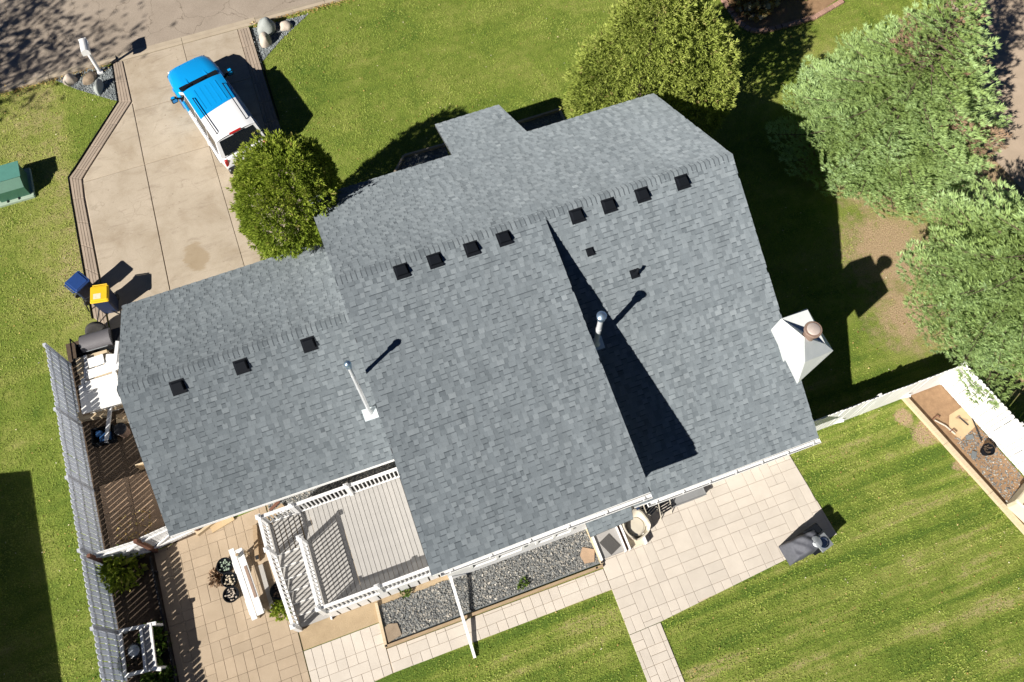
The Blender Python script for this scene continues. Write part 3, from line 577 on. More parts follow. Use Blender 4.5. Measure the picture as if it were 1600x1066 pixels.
# broken plumbing boot: flange, stub and a bent top
mb = MB(); mb.box((0, 0, .01), (.26, .26, .02)); mb.tube([(0, 0, .01), (0, 0, .16)], [.09, .06], 10); mb.tube([(0, 0, .12), (.03, .05, .24), (.07, .12, .27)], .045, 8)
o = mb.build('plumbing_boot', MT['black'], house); o.matrix_local = slope_frame(6.44, -2.16, zr)
def pipe(x, y, z0, z1, r, fn, key, strap):
    f = MB(); f.box((0, -.04, .012), (.42, .36, .012)); o = f.build('flashing', MT['flash'], roofs[key]); o.matrix_local = slope_frame(x, y, fn)
    p = MB(); p.tube([(x, y, z0 - .1), (x, y, z1)], r, 14); p.tube([(x, y, z0 - .02), (x, y, z0 + .14)], [r * 1.9, r * 1.08], 14)
    zs = z0 + (z1 - z0) * .55; p.tube([(x, y, zs), (x, y, zs + .05)], r * 1.12, 14); p.tube([(x, y, zs + .9), (x, y, zs + .95)], r * 1.12, 14) if strap else None
    pp = p.build('vent_pipe', MT['pipewhite'], house); soft(pp)
    c = MB(); c.lathe([(r * 1.25, -.20), (r * 1.5, -.19), (r * 1.5, -.03), (r * 1.85, -.02), (r * 1.85, .02), (r * 1.1, .07), (.001, .085)], 18)
    cc = c.build('pipe_cap', MT['capskytint'], pp, loc=(x, y, z1 + .1)); soft(cc)
pipe(-1.96, -2.80, 3.19, 6.85, .052, zg, 'garage_r', True); pipe(4.74, -3.52, 4.51, 6.22, .075, zr, 'right', False)
# chimney: metal clad chase with sloping top and round flue
ch = MB(); cz = 5.0
B = [(9.72, -6.55), (10.98, -6.55), (10.98, -4.72), (9.72, -4.72)]
B = [(9.95, -5.62), (10.92, -5.62), (10.92, -4.72), (9.95, -4.72)]
ch.prism(B, 0, 4.4); chim = ch.build('chimney', MT['chimney'], house)
cap = MB(); e = .05
base = [G(1206, 514, 4.35), G(1247, 598, 4.25), G(1302, 548, 4.25), G(1261, 482, 4.35)]
rid = [G(1222, 499, 4.72), G(1258, 566, 4.72)]; top = G(1258, 529, 4.9); r2 = G(1266, 510, 4.85)
pts = [*base, G(1221, 498, 4.55), G(1257, 527, 4.95), G(1258, 566, 4.85), G(1290, 538, 4.45), G(1262, 484, 4.55)]
cap.add(pts, [(0, 1, 6, 5, 4), (1, 2, 6), (2, 7, 6), (6, 7, 8, 4, 5), (2, 3, 8, 7), (3, 0, 4, 8)] )
cap.add([p + Vector((0, 0, -.10)) for p in base] + [Vector(p) for p in base], [(0, 1, 5, 4), (1, 2, 6, 5), (2, 3, 7, 6), (3, 0, 4, 7)])
cap.build('chimney_cap', MT['chimney'], chim)
fl = MB(); fc = G(1270, 516, 5.2); fl.lathe([(.17, -.75), (.17, -.02), (.25, -.02), (.255, .05), (.24, .07), (.19, .07), (.19, .045)], 24)
f = fl.build('flue', MT['rust'], chim, loc=fc); soft(f); fl = MB(); fl.lathe([(.188, .05), (.187, .085), (.15, .105), (.001, .11)], 24); f2 = fl.build('flue_lid', MT['pinkcap'], chim, loc=fc); soft(f2)
# fascia, rakes and gutters
def fas(a, b, h=.15, t=.025, dz=-.085, mat='white', name='fascia'):
    a = Vector(a); b = Vector(b); MB().bar(a + Vector((0, 0, dz)), b + Vector((0, 0, dz)), t, h).build(name, MT[mat], house)
for key in ('middle', 'right', 'garage_r', 'garage_f', 'front', 'porch'):
    a, b, c, d = ROOFS[key]; sgn = -1 if c[1] < a[1] else 1
    fas((d[0] + .02, d[1] + .0 * sgn, d[2]), (c[0] - .02, c[1], c[2]), .15)
for key, side in (('middle', 0), ('right', 1), ('garage_r', 0), ('garage_f', 0), ('front', 0), ('front', 1), ('porch', 0), ('porch', 1)):
    a, b, c, d = ROOFS[key]; p, q = (a, d) if side == 0 else (b, c); fas((p[0] + (.035 if side == 0 else -.035), p[1], p[2]), (q[0] + (.035 if side == 0 else -.035), q[1], q[2]), .13, .02, -.11, name='rake_board')
def gutter(x0, x1, y, z, nb):
    mb = MB(); prof = [(0, 0), (-.115, 0), (-.125, .10), (-.112, .10), (-.104, .012), (-.01, .012), (-.01, .115), (0, .115)]
    mb.prism_x([(y + p[0], z + p[1]) for p in prof], x0, x1)
    for k in range(nb): mb.box((x0 + .25 + k * (x1 - x0 - .5) / max(1, nb - 1), y - .06, z + .098), (.03, .12, .012))
    mb.box((x0 + .006, y - .06, z + .05), (.008, .11, .09)); mb.box((x1 - .006, y - .06, z + .05), (.008, .11, .09))
    return mb.build('gutter', MT['white'], house)
gutter(-1.45, 4.43, -8.075, 4.50, 6); gutter(4.75, 10.35, -7.90, 2.23, 7)
# rear wall openings: windows, door; shallow because only their tops show
for xc, wd, zb, zt in ((.2, 1.6, 1.0, 2.1), (2.0, 1.1, 1.0, 2.1), (-.4, 1.2, 3.0, 4.1), (6.6, 1.8, .1, 2.05), (9.0, 1.2, 1.0, 2.0)):
    f = MB()
    for a, b in (((xc - wd / 2, zb), (xc + wd / 2, zb)), ((xc - wd / 2, zt), (xc + wd / 2, zt)), ((xc - wd / 2, zb), (xc - wd / 2, zt)), ((xc + wd / 2, zb), (xc + wd / 2, zt)), ((xc, zb), (xc, zt))):
        yy = -7.655 if xc < 4 else -7.535; f.bar((a[0], yy, a[1]), (b[0], yy, b[1]), .08, .08)
    wf = f.build('window', MT['white'], house); p = MB(); p.box((xc, yy + .02, (zb + zt) / 2), (wd - .06, .02, zt - zb - .06)); p.build('pane', MT['winglass'], wf)
d = MB(); d.box((3.62, -7.64, 1.05), (.9, .05, 2.0)); dr = d.build('door', MT['white'], house); h = MB(); h.tube([(3.92, -7.66, 1.0), (3.92, -7.72, 1.0)], .03, 8); h.build('handle', MT['steel'], dr)
m = MB(); m.box((-5.5, 3.33, 1.1), (4.8, .05, 2.1))
gd = m.build('garage_door', MT['white'], house)
for k in range(4):
    m = MB(); m.box((-5.5, 3.372, .32 + k * .52), (4.7, .03, .5), bev=.012); m.build('door_panel', MT['white'], gd)
# landing by the basement door, with its retaining walls
ls = MB(); ls.box((3.62, -8.1, .1), (.74, 1.12, .2)); house_l = ls.build('door_landing', MT['grey_conc']); tag(house_l, kind='structure')
for x0, x1, mat in ((3.20, 3.245, 'white'), (3.995, 4.04, 'white'), (4.13, 4.18, 'white'), (4.69, 4.73, 'white')):
    m = MB(); m.box(((x0 + x1) / 2, -8.1, .14), (x1 - x0, 1.2, .28)); tag(m.build('retaining_wall', MT[mat]), {3.20: 'thin white edging wall between the gravel bed and the door landing', 3.995: 'thin white wall on the patio side of the door landing', 4.13: 'thin white wall on the house side of the tub chair base', 4.69: 'thin white wall beside the tub chair, next to the open patio'}[x0], 'wall', 'low white walls by the basement door')
m = MB(); m.box((4.085, -8.1, .06), (.088, 1.15, .1)); tag(m.build('landing_channel', MT['brownwood']), kind='structure')
m = MB(); m.box((4.435, -8.1, .06), (.51, 1.1, .09)); tag(m.build('chair_base_slab', MT['cream_conc']), kind='structure')
mt = thing('door_mat', 'dark grey door mat lying askew on the landing', 'mat', (3.64, -8.33, .2), math.radians(68 - 45)); m = MB(); m.box((0, 0, .009), (.42, .52, .018), bev=.006); m.build('pad', MT['mat_grey'], mt)
m = MB(); m.box((0, 0, .019), (.36, .46, .008)); m.build('ribbed_face', MT['mat_grey'], mt)
ww = thing('window_well', 'grey window well cover under the eave beside the patio', 'window well', (6.45, -7.72, .0))
m = MB(); m.box((0, 0, .16), (1.15, .44, .32)); m.build('well', MT['wellgrey'], ww); m = MB()
m.box((0, 0, .33), (1.2, .5, .02)); m.box((.59, 0, .35), (.02, .5, .03)); m.box((0, -.24, .35), (1.2, .02, .03)); m.build('cover', MT['wellgrey'], ww)

# ------------------------------------------------------------------ fences
def picket_fence(name, label, group, a, b, h, face, post_every=2.44, wp=.14, gap=.03, lean=0.0, rails_side=-1, mat='fence', cap=True):
    """a = start, b = end on the ground; pickets are parts, face = side (+1 left of a->b) they are nailed to"""
    a, b = Vector((*a, 0)), Vector((*b, 0)); d = b - a; L = d.length; rz = math.atan2(d.y, d.x)
    t = thing(name, label, 'fence', a, rz, group)
    n = int(L / (wp + gap)); pm = []
    for k in range(4):
        mb = MB(); hh = h - .02 * random.random()
        mb.add([(-wp / 2, -.011, .04), (wp / 2, -.011, .04), (wp / 2, .011, .04), (-wp / 2, .011, .04), (-wp / 2, -.011, hh - .045), (wp / 2, -.011, hh - .045), (wp / 2, .011, hh - .045), (-wp / 2, .011, hh - .045),
                (-wp * .24, -.011, hh), (wp * .24, -.011, hh), (wp * .24, .011, hh), (-wp * .24, .011, hh)],
               [(3, 2, 1, 0), (0, 1, 5, 4), (1, 2, 6, 5), (2, 3, 7, 6), (3, 0, 4, 7), (4, 5, 9, 8), (6, 7, 11, 10), (5, 6, 10, 9), (7, 4, 8, 11), (8, 9, 10, 11)])
        pm.append(mb.mesh('picket', MT[mat]))
    for i in range(n):
        link('picket', random.choice(pm), t, ((i + .5) * L / n, face * .036, random.uniform(-.008, .008)), (random.uniform(-.006, .006), random.uniform(-.006, .006), 0))
    for z in (.3, .95, 1.55):
        mb = MB(); mb.box((L / 2, 0, z), (L, .04, .09)); mb.build('rail', MT[mat], t)
    k = max(1, round(L / post_every)); mb = MB(); mb.box((0, 0, h / 2 - .02), (.10, .10, h - .04)); pmh = mb.mesh('post', MT[mat])
    for i in range(k + 1): link('post', pmh, t, (i * L / k, 0, 0))
    return t
picket_fence('picket_fence', 'tall white picket fence along the west side yard, shaded on the house side', 'white picket fences', (-11.13, -12.6), (-11.13, 3.52), 1.83, -1)
picket_fence('picket_fence', 'white picket fence running from the house corner to the spruce', 'white picket fences', (10.08, -7.22), (16.1, -7.18), 1.78, -1, mat='white', gap=.011)
picket_fence('picket_fence', 'white picket fence at the east end, under the spruce behind the soil bed', 'white picket fences', (16.13, -7.2), (17.75, -14.2), 1.8, -1, mat='white', gap=.011)
# two braces on the sunny side of the corner fence
for (u0, v0, u1, v1), lab in (((1296, 662, 1330, 632), 'slanting white board braced against the fence nearer the house'), ((1398, 622, 1428, 600), 'slanting white board braced against the fence nearer the soil bed')):
    p = G(u0, v0, .05); q = Vector((p.x + .25, -7.33, .55))
    o = thing('fence_brace', lab, 'board', p, 0, 'braces on the corner fence'); MB().bar((0, 0, 0), q - p, .09, .03).build('board', MT['white'], o)
    m = MB(); m.box((0, 0, .02), (.12, .1, .09)); m.build('stake', MT['white'], o)
# gate across the side yard: two leaves of white pickets on brown frames
gt = thing('picket_gate', 'white two-leaf gate with brown posts between the side yard and the side patio', 'gate', (-11.0, -3.58, 0))
def leaf(x0, x1, y0, y1, z):
    d = Vector((x1 - x0, y1 - y0, 0)); L = d.length; n = int(L / .15); rz = math.atan2(d.y, d.x); m = MB(); m.box((0, 0, z / 2), (.138, .022, z - .08)); me = m.mesh('picket', MT['white'])
    for i in range(n): link('picket', me, gt, (x0 + d.x * (i + .5) / n, y0 + d.y * (i + .5) / n, 0), (0, 0, rz))
    for zz in (.35, z - .3):
        MB().bar((x0, y0 - .04, zz), (x1, y1 - .04, zz), .04, .09).build('rail', MT['white'], gt)
    MB().bar((x0, y0 - .045, .35), (x1, y1 - .045, z - .3), .03, .08).build('brace', MT['white'], gt)
leaf(.15, 1.35, 0, -.04, 1.62); leaf(1.5, 2.75, -.02, .10, 1.66)
for x, y in ((.07, -.03), (1.42, -.08), (2.83, .08)):
    m = MB(); m.box((x, y, .85), (.10, .10, 1.7)); m.build('post', MT['brownwood'], gt)

# ------------------------------------------------------------------ deck with rails and stair
dk = thing('deck', 'raised deck of pale grey boards with white railings and a side stair', 'deck', (0, 0, 0))
DZ = 1.0; DX0, DX1, DY0, DY1 = -5.0, -1.36, -7.40, -4.30
nb = 25; bw = (DX1 - DX0) / nb; m = MB(); m.box((0, 0, 0), (bw - .012, DY1 - DY0, .03), bev=.004); me = m.mesh('deck_board', MT['deck'])
for i in range(nb): link('deck_board', me, dk, (DX0 + (i + .5) * bw, (DY0 + DY1) / 2, DZ - .015))
LX0, LX1 = -5.98, -5.02; LY0 = -5.30
m = MB(); m.box((0, 0, 0), (bw - .012, DY1 - LY0, .03), bev=.004); me2 = m.mesh('deck_board', MT['deck'])
for i in range(6): link('deck_board', me2, dk, (LX0 + (i + .5) * (LX1 - LX0) / 6, (LY0 + DY1) / 2, DZ - .016))
for y in (DY0 + .05, -6.2, -5.2, DY1 - .05): m = MB(); m.box(((DX0 + DX1) / 2, y, DZ - .13), (DX1 - DX0, .05, .18)); m.build('joist', MT['timber'], dk)
m = MB(); m.box(((DX0 + DX1) / 2, DY0 - .02, DZ - .10), (DX1 - DX0 + .06, .03, .2)); m.build('skirt_board', MT['white'], dk)
for k in range(12):    # white lattice skirt under the south edge
    x = DX0 + .12 + k * (DX1 - DX0 - .2) / 11; m = MB(); m.box((x, DY0 - .02, .41), (.26, .022, .78)); m.build('skirt_panel', MT['white'], dk)
m = MB(); m.box((DX0 - .02, (DY0 + LY0) / 2, .45), (.03, LY0 - DY0, .85)); m.build('skirt_board', MT['grey_conc'], dk)
m = MB(); m.box((LX0 - .01, (LY0 + DY1) / 2, .45), (.03, DY1 - LY0, .9)); m.build('skirt_board', MT['timber'], dk)
nst = 6; run = (LY0 - (-7.42)) / nst
for k in range(nst):
    z = DZ - (k + 1) * DZ / (nst + 1); y = LY0 - (k + .5) * run
    for s in (-1, 1):
        m = MB(); m.box(((LX0 + LX1) / 2, y + s * run * .25, z - .015), (LX1 - LX0 - .08, run * .5 - .008, .03), bev=.004); m.build('stair_tread', MT['deck'], dk)
    m = MB(); m.box(((LX0 + LX1) / 2, y + run / 2 - .012, z + .05), (LX1 - LX0 - .08, .02, .13)); m.build('stair_riser', MT['white'], dk)
for x in (LX0, LX1):
    m = MB(); m.prism_x([(LY0 + .05, DZ - .06), (LY0 + .05, DZ - .34), (-7.42, -.0), (-7.50, 0), (-7.50, .14)], x - .022, x + .022); m.build('stringer', MT['white'], dk)
RH = .92
postm = MB(); postm.box((0, 0, .49), (.115, .115, .98)); postm.box((0, 0, 1.0), (.15, .15, .03)); postm.box((0, 0, 1.035), (.14, .14, .045), taper=.3); postme = postm.mesh('post', MT['vinyl'])
balm = MB(); balm.box((0, 0, .40), (.036, .036, .78)); balme = balm.mesh('baluster', MT['vinyl'])
def rail_run(a, b, n_mid=0, posts=(True, True)):
    a, b = Vector(a), Vector(b); d = b - a; L = math.hypot(d.x, d.y)
    for z, wd, hh in ((RH, .09, .05), (.09, .055, .045)):
        MB().bar(a + Vector((0, 0, z)), b + Vector((0, 0, z)), wd, hh).build('rail', MT['vinyl'], dk)
    nbal = int(L / .122)
    for i in range(1, nbal): p = a + d * i / nbal; link('baluster', balme, dk, p + Vector((0, 0, .09)), (0, 0, math.atan2(d.y, d.x)))
    for k in range(n_mid + 2):
        if (k == 0 and not posts[0]) or (k == n_mid + 1 and not posts[1]): continue
        link('post', postme, dk, a + d * k / (n_mid + 1))
rail_run((LX0, DY1, DZ), (LX1 + .02, DY1, DZ)); rail_run((LX1 + .02, DY1, DZ), (DX1 - .3, DY1, DZ), 1, (False, True))
rail_run((LX0, DY1, DZ), (LX0, LY0, DZ), 0, (False, True)); rail_run((LX0, LY0, DZ), (LX0, -7.46, .10), 0, (False, True))
rail_run((LX1, LY0, DZ), (LX1, DY0, DZ), 0); rail_run((LX1, LY0 - .0, DZ - .02), (LX1 - .0, LY0 - .01, DZ), 0, (False, False)) if False else None
rail_run((LX1 + .08, DY0, DZ), (DX1 - .3, DY0, DZ), 1, (False, True))


# ------------------------------------------------------------------ gravel bed between deck and landing

def scatter_poly(poly, n):
    xs = [p[0] for p in poly]; ys = [p[1] for p in poly]; X = rng.uniform(min(xs), max(xs), n); Y = rng.uniform(min(ys), max(ys), n); k = inside(poly, X, Y); return X[k], Y[k]
def stones(name, poly, n, smin, smax, mat, z=.02, parent=None):
    X, Y = scatter_poly(poly, n); n = len(X); s = rng.uniform(smin, smax, n) * (1 + .6 * (rng.random(n) < .1)); a = rng.uniform(0, 2 * PI, n)
    base = np.array([[-1, -.7, 0], [.9, -.8, 0], [1, .7, 0], [-.8, .9, 0], [-.55, -.35, .75], [.5, -.45, .8], [.6, .35, .85], [-.45, .5, .7]])
    V = np.repeat(base[None], n, 0) * (s[:, None, None] * rng.uniform(.6, 1.15, (n, 1, 3))) + rng.normal(0, .12, (n, 8, 3)) * s[:, None, None]
    c, q = np.cos(a)[:, None], np.sin(a)[:, None]; x, y = V[..., 0] * c - V[..., 1] * q, V[..., 0] * q + V[..., 1] * c
    V = np.stack([x + X[:, None], y + Y[:, None], np.maximum(V[..., 2], 0) + z + rng.uniform(0, .012, (n, 1))], -1)
    F = np.array([[4, 5, 6, 7], [0, 1, 5, 4], [1, 2, 6, 5], [2, 3, 7, 6], [3, 0, 4, 7]])
    o = quads(name, V[:, F].reshape(-1, 4, 3), np.repeat(np.clip(rng.beta(1.6, 2.2, n) + .12 * (rng.random(n) < .08), 0, 1), 5), mat, parent); o['kind'] = 'stuff'; return o
sheet('gravel_bed', rect(-3.62, -8.74, 3.2, -7.6), .015, MT['slate'])
stones('gravel', rect(-3.55, -8.68, 3.15, -7.6), 9000, .016, .032, MT['gravel'])
for a, b, lab, mat in (((-3.64, -7.5), (-3.72, -8.82), 'short timber at the deck end of the gravel bed', 'timber_pale'), ((-3.7, -8.80), (3.2, -8.84), 'long weathered timber along the front of the gravel bed', 'timber'), ((3.17, -7.52), (3.2, -8.78), 'pale new timber at the landing end of the gravel bed', 'timber_pale')):
    o = thing('border_timber', lab, 'timber', (*a, 0), 0, 'timbers round the gravel bed'); MB().bar((0, 0, .06), (b[0] - a[0], b[1] - a[1], .06), .085, .12).build('beam', MT[mat], o)
    m = MB(); m.box(((b[0] - a[0]) * .97, (b[1] - a[1]) * .97, .125), (.05, .05, .02)); m.build('spike', MT['darkmetal'], o)
o = thing('flagstone', 'flat brown stone in the corner of the gravel bed by the deck', 'stone', (*G(612, 988)[:2], .03), .3, 'flat stones in the gravel bed'); m = MB(); m.prism([(-.25, -.2), (.2, -.25), (.28, .1), (.05, .25), (-.22, .2)], 0, .05); m.build('stone', MT['rock_b'], o)
o = thing('flagstone', 'flat tan stone in the gravel near the door landing', 'stone', (*G(917, 868)[:2], .03), 1.3, 'flat stones in the gravel bed'); m = MB(); m.prism([(-.22, -.2), (.15, -.25), (.25, .12), (.0, .22), (-.25, .1)], 0, .05); m.build('stone', M('tan_stone', (.42, .29, .19), .9), o)
sheet('eave_bed', [(-6.0, -4.24), (-1.4, -4.24), (-1.4, -3.42), (-6.0, -3.42)], .012, MT['slate'])
stones('gravel', [(-6.0, -4.24), (-1.4, -4.24), (-1.4, -3.42), (-6.0, -3.42)], 3200, .018, .036, MT['gravel'], .008)
for i, (x, lab) in enumerate(((-5.2, 'white pipe offcut lying under the garage eave, western piece'), (-3.9, 'white pipe offcut lying under the garage eave, eastern piece'))):
    o = thing('pipe_offcut', lab, 'pipe', (x, -3.78, .07), 0, 'pipe offcuts under the eave'); MB().tube([(-.5, -.05, 0), (.55, .08, .02)], .035, 8).build('tube', MT['vinyl'], o); MB().tube([(.54, .08, .02), (.60, .085, .02)], .045, 8).build('collar', MT['white'], o)
o = thing('wood_offcut', 'dark brown board end under the eave by the deck corner', 'wood', (-5.75, -3.75, .02), .5); m = MB(); m.box((0, 0, .05), (.5, .16, .1)); m.build('block', MT['timber'], o); m = MB(); m.box((.05, .2, .03), (.4, .10, .06)); m.build('slat', MT['brownwood'], o)
# white downspout extension lying out over the bed
ds = thing('downspout_extension', 'long thin white downspout extension reaching over the gravel bed to the grass', 'pipe', G(742, 1028, .06))
p = G(701, 893, .62) - G(742, 1028, .06); MB().bar((0, 0, 0), p, .085, .06).build('pipe', MT['white'], ds)
MB().bar(p, p + Vector((-.02, .14, .16)), .085, .06).build('elbow', MT['white'], ds)
m = MB(); m.box(tuple(p * .42 + Vector((0, 0, -.16))), (.03, .03, .32)); m.build('prop', MT['white'], ds)

# ------------------------------------------------------------------ SUV
def suv():
    t = thing('parked_suv', 'white SUV with a bright blue hood and front roof parked nose to the street', 'car', (-4.06, 11.62, .036), math.radians(104.2))
    t.scale = (1.07, 1.04, 1.02)
    st = [(-2.36, .74, .45, .80), (-2.30, .83, .34, .98), (-1.9, .88, .28, 1.04), (-.9, .90, .26, 1.06), (.3, .90, .26, 1.06), (1.0, .90, .26, 1.08), (1.12, .895, .26, 1.10), (1.7, .885, .28, 1.06), (2.15, .84, .30, 1.00), (2.33, .76, .36, .93), (2.40, .66, .45, .80)]
    vs = []; fs = []; mats = []; N = 14
    for x, wd, lo, hi in st:
        for y, z in ((.0, hi + .015), (.55, hi + .01), (.86, hi - .03), (1.0, hi - .14), (1.02, (lo + hi) / 2 + .05), (1.0, lo + .12), (.9, lo), (.0, lo)):
            vs.append((x, y * wd, z))
        for y, z in ((.9, lo), (1.0, lo + .12), (1.02, (lo + hi) / 2 + .05), (1.0, hi - .14), (.86, hi - .03), (.55, hi + .01)):
            vs.append((x, -y * wd, z))
    m = MB(); 
    for i in range(len(st) - 1):
        for k in range(N):
            m.cm = 0 if st[i][0] > -.0 else 1
            fs.append((i * N + k, i * N + (k + 1) % N, (i + 1) * N + (k + 1) % N, (i + 1) * N + k)); mats.append(1 if st[i][0] >= .2 else 0)
    fs += [tuple(range(N)), tuple(range((len(st) - 1) * N + N - 1, (len(st) - 1) * N - 1, -1))]; mats += [0, 1]
    m = MB(); m.add(vs, fs); m.m = mats; b = m.build('body', [MT['carwhite'], MT['blue']], t); soft(b, 35)
    # seams in the hood
    for y, c in ((.34, 'blue'), (-.34, 'blue')):
        q = MB(); q.bar((1.25, y * 1.1, 1.115), (2.28, y * .9, .972), .05, .02); q.build('hood_rib', MT[c], t)
    # cabin
    T = [(-2.16, .78, 1.04), (1.16, .80, 1.09)]; W0, W1 = .85, .74
    roofz = 1.74; xb0, xb1 = -2.22, 1.14; xr0, xr1 = -1.98, .52
    low = [(xb0, -W0, 1.03), (xb1, -W0 * .97, 1.08), (xb1, W0 * .97, 1.08), (xb0, W0, 1.03)]
    up = [(xr0, -W1, roofz - .07), (xr1, -W1, roofz - .08), (xr1, W1, roofz - .08), (xr0, W1, roofz - .07)]
    m = MB(); m.add(low + up, [(0, 1, 5, 4), (1, 2, 6, 5), (2, 3, 7, 6), (3, 0, 4, 7)]); m.m = [0, 1, 0, 0]; m.build('pillars', [MT['carwhite'], MT['blue']], t)
    # roof: crowned, blue ahead of a slanting line, white behind
    def roofpart(xa_l, xa_r, xb_l, xb_r, mat, name):
        v = []; f = []; nx, ny = 6, 9
        for i in range(nx + 1):
            for j in range(ny + 1):
                s = j / ny; y = W1 * (2 * s - 1); xa = xa_r + (xa_l - xa_r) * s; xb = xb_r + (xb_l - xb_r) * s; x = xa + (xb - xa) * i / nx
                edge = abs(2 * s - 1); z = roofz - .075 * edge ** 4 - .012 * (x - (-.8)) ** 2 * .5 
                v.append((x, y, z))
        for i in range(nx):
            for j in range(ny): a = i * (ny + 1) + j; f.append((a, a + ny + 1, a + ny + 2, a + 1))
        q = MB(); q.add(v, f); o = q.build(name, MT[mat], t, smooth=True); return o
    r1 = roofpart(-.86, -.68, xr1, xr1, 'blue', 'roof'); r1['label'] = 'blue front part of the roof'
    r2 = roofpart(xr0 - .02, xr0 - .02, -.865, -.685, 'carwhite', 'roof'); r2['label'] = 'white rear part of the roof'
    for y in (-.4, -.2, 0, .2, .4):
        q = MB(); q.bar((-.62, y, roofz - .001), (.32, y, roofz - .008), .05, .012); q.build('roof_rib', MT['blue'], t)
    for s in (-1, 1):
        q = MB(); q.tube([(-1.75, s * .56, roofz - .02), (-1.70, s * .56, roofz + .05), (-.0, s * .58, roofz + .045), (.05, s * .58, roofz - .02)], .017, 8); q.build('roof_bar', MT['black'], t)
        # side glass: four panes per side, slightly proud
        def sp(x, k): # point on the side plane
            tt = k; y0 = W0 - .015; return Vector((x, s * ((y0 + (W1 - y0) * tt) + .012), 1.045 + (roofz - .09 - 1.045) * tt))
        for xa0, xa1, xb0_, xb1_ in ((-2.02, -1.25, -1.86, -1.22), (-1.17, -.36, -1.15, -.36), (-.28, .62, -.28, .40), (.67, 1.0, .44, .48)):
            q = MB(); q.add([sp(xa0, .10), sp(xa1, .10), sp(xb1_, .86), sp(xb0_, .86)], [(0, 1, 2, 3) if s < 0 else (3, 2, 1, 0)]); q.build('side_window', MT['glass'], t, fix=False)
        q = MB(); q.bar((-2.0, s * .86, 1.055), (.95, s * .86, 1.085), .02, .03); q.build('belt_trim', MT['chrome'], t)
        # mirror on two arms
        q = MB(); q.tube([(.78, s * .80, 1.10), (.86, s * 1.0, 1.16)], .03, 8); q.tube([(.70, s * .82, 1.16), (.80, s * 1.02, 1.22)], .025, 8); q.box((.82, s * 1.10, 1.18), (.13, .22, .20), bev=.03)
        mr = q.build('mirror', MT['black'], t); q = MB(); q.box((.75, s * 1.10, 1.19), (.01, .16, .13)); q.box((.84, s * 1.12, 1.285), (.10, .12, .012)); q.build('mirror_glass', MT['blue'], mr)
        for x in (-1.38, 1.42):
            prof = [(.20, -.11), (.33, -.11), (.365, -.08), (.37, 0), (.365, .08), (.33, .11), (.20, .11)]
            q = MB(); q.lathe(prof, 22, Matrix.Translation((x, s * .80, .36)) @ Matrix.Rotation(PI / 2, 4, 'X')); wl_ = q.build('wheel', MT['rubber'], t)
            q = MB(); q.lathe([(.001, .075), (.07, .085), (.2, .06), (.225, .1), (.23, -.1), (.001, -.1)], 18, Matrix.Translation((x, s * .80, .36)) @ Matrix.Rotation(-s * PI / 2, 4, 'X')); q.build('rim', MT['steel'], wl_)
            q = MB(); v = []
            for k in range(13):
                an = PI * k / 12
                for rr, yy in ((.40, .905), (.455, .925), (.455, .86)): v.append((x + rr * math.cos(an), s * yy, .38 + rr * math.sin(an) * 1.02))
            q.add(v, [(k * 3 + i, k * 3 + 3 + i, k * 3 + 4 + i, k * 3 + 1 + i) for k in range(12) for i in (0, 1)]); q.build('wheel_arch', MT['blue'] if x > 0 else MT['carwhite'], t)
        q = MB(); q.box((-2.30, s * .76, .84), (.09, .13, .30), bev=.02); q.build('tail_light', MT['red'], t)
        q = MB(); q.box((2.345, s * .60, .78), (.06, .28, .15), bev=.02); q.build('headlight', MT['amber'], t)
    q = MB(); q.add([(xb1 - .015, -.76, 1.10), (xb1 - .015, .76, 1.10), (xr1 + .02, .68, roofz - .10), (xr1 + .02, -.68, roofz - .10)], [(0, 1, 2, 3)]); 
    for p in range(4): q.v[p] = tuple(Vector(q.v[p]) + Vector((.012, 0, .012)))
    q.build('windshield', MT['glass'], t)
    q = MB(); q.bar((1.2, -.74, 1.112), (1.2, .74, 1.112), .14, .012); q.build('cowl', MT['black'], t)
    for s in (-.3, .25): q = MB(); q.bar((1.16, s, 1.135), (.95, s + .42, 1.27), .02, .02); q.build('wiper', MT['black'], t)
    q = MB(); q.add([(xb0 - .004, -.70, 1.09), (xb0 - .004, .70, 1.09), (xr0 - .01, .64, roofz - .12), (xr0 - .01, -.64, roofz - .12)], [(0, 1, 2, 3)])
    for p in range(4): q.v[p] = tuple(Vector(q.v[p]) + Vector((-.014, 0, .01)))
    rw = q.build('rear_window', MT['glass'], t); q = MB(); q.bar((-2.25, -.1, 1.10), (-2.19, .42, 1.20), .02, .02); q.build('wiper', MT['black'], rw)
    q = MB(); q.box((-2.0, 0, roofz - .005), (.07, .42, .035)); q.build('brake_light', MT['red'], t)
    q = MB(); q.box((-2.42, 0, .52), (.16, 1.66, .22), bev=.04); q.build('bumper', MT['darkmetal'], t)
    q = MB(); q.box((2.42, 0, .50), (.16, 1.66, .22), bev=.04); q.build('bumper', MT['darkmetal'], t)
    q = MB(); q.box((-2.345, 0, .88), (.02, .34, .05)); q.build('tailgate_handle', MT['chrome'], t)
    return t
suv()

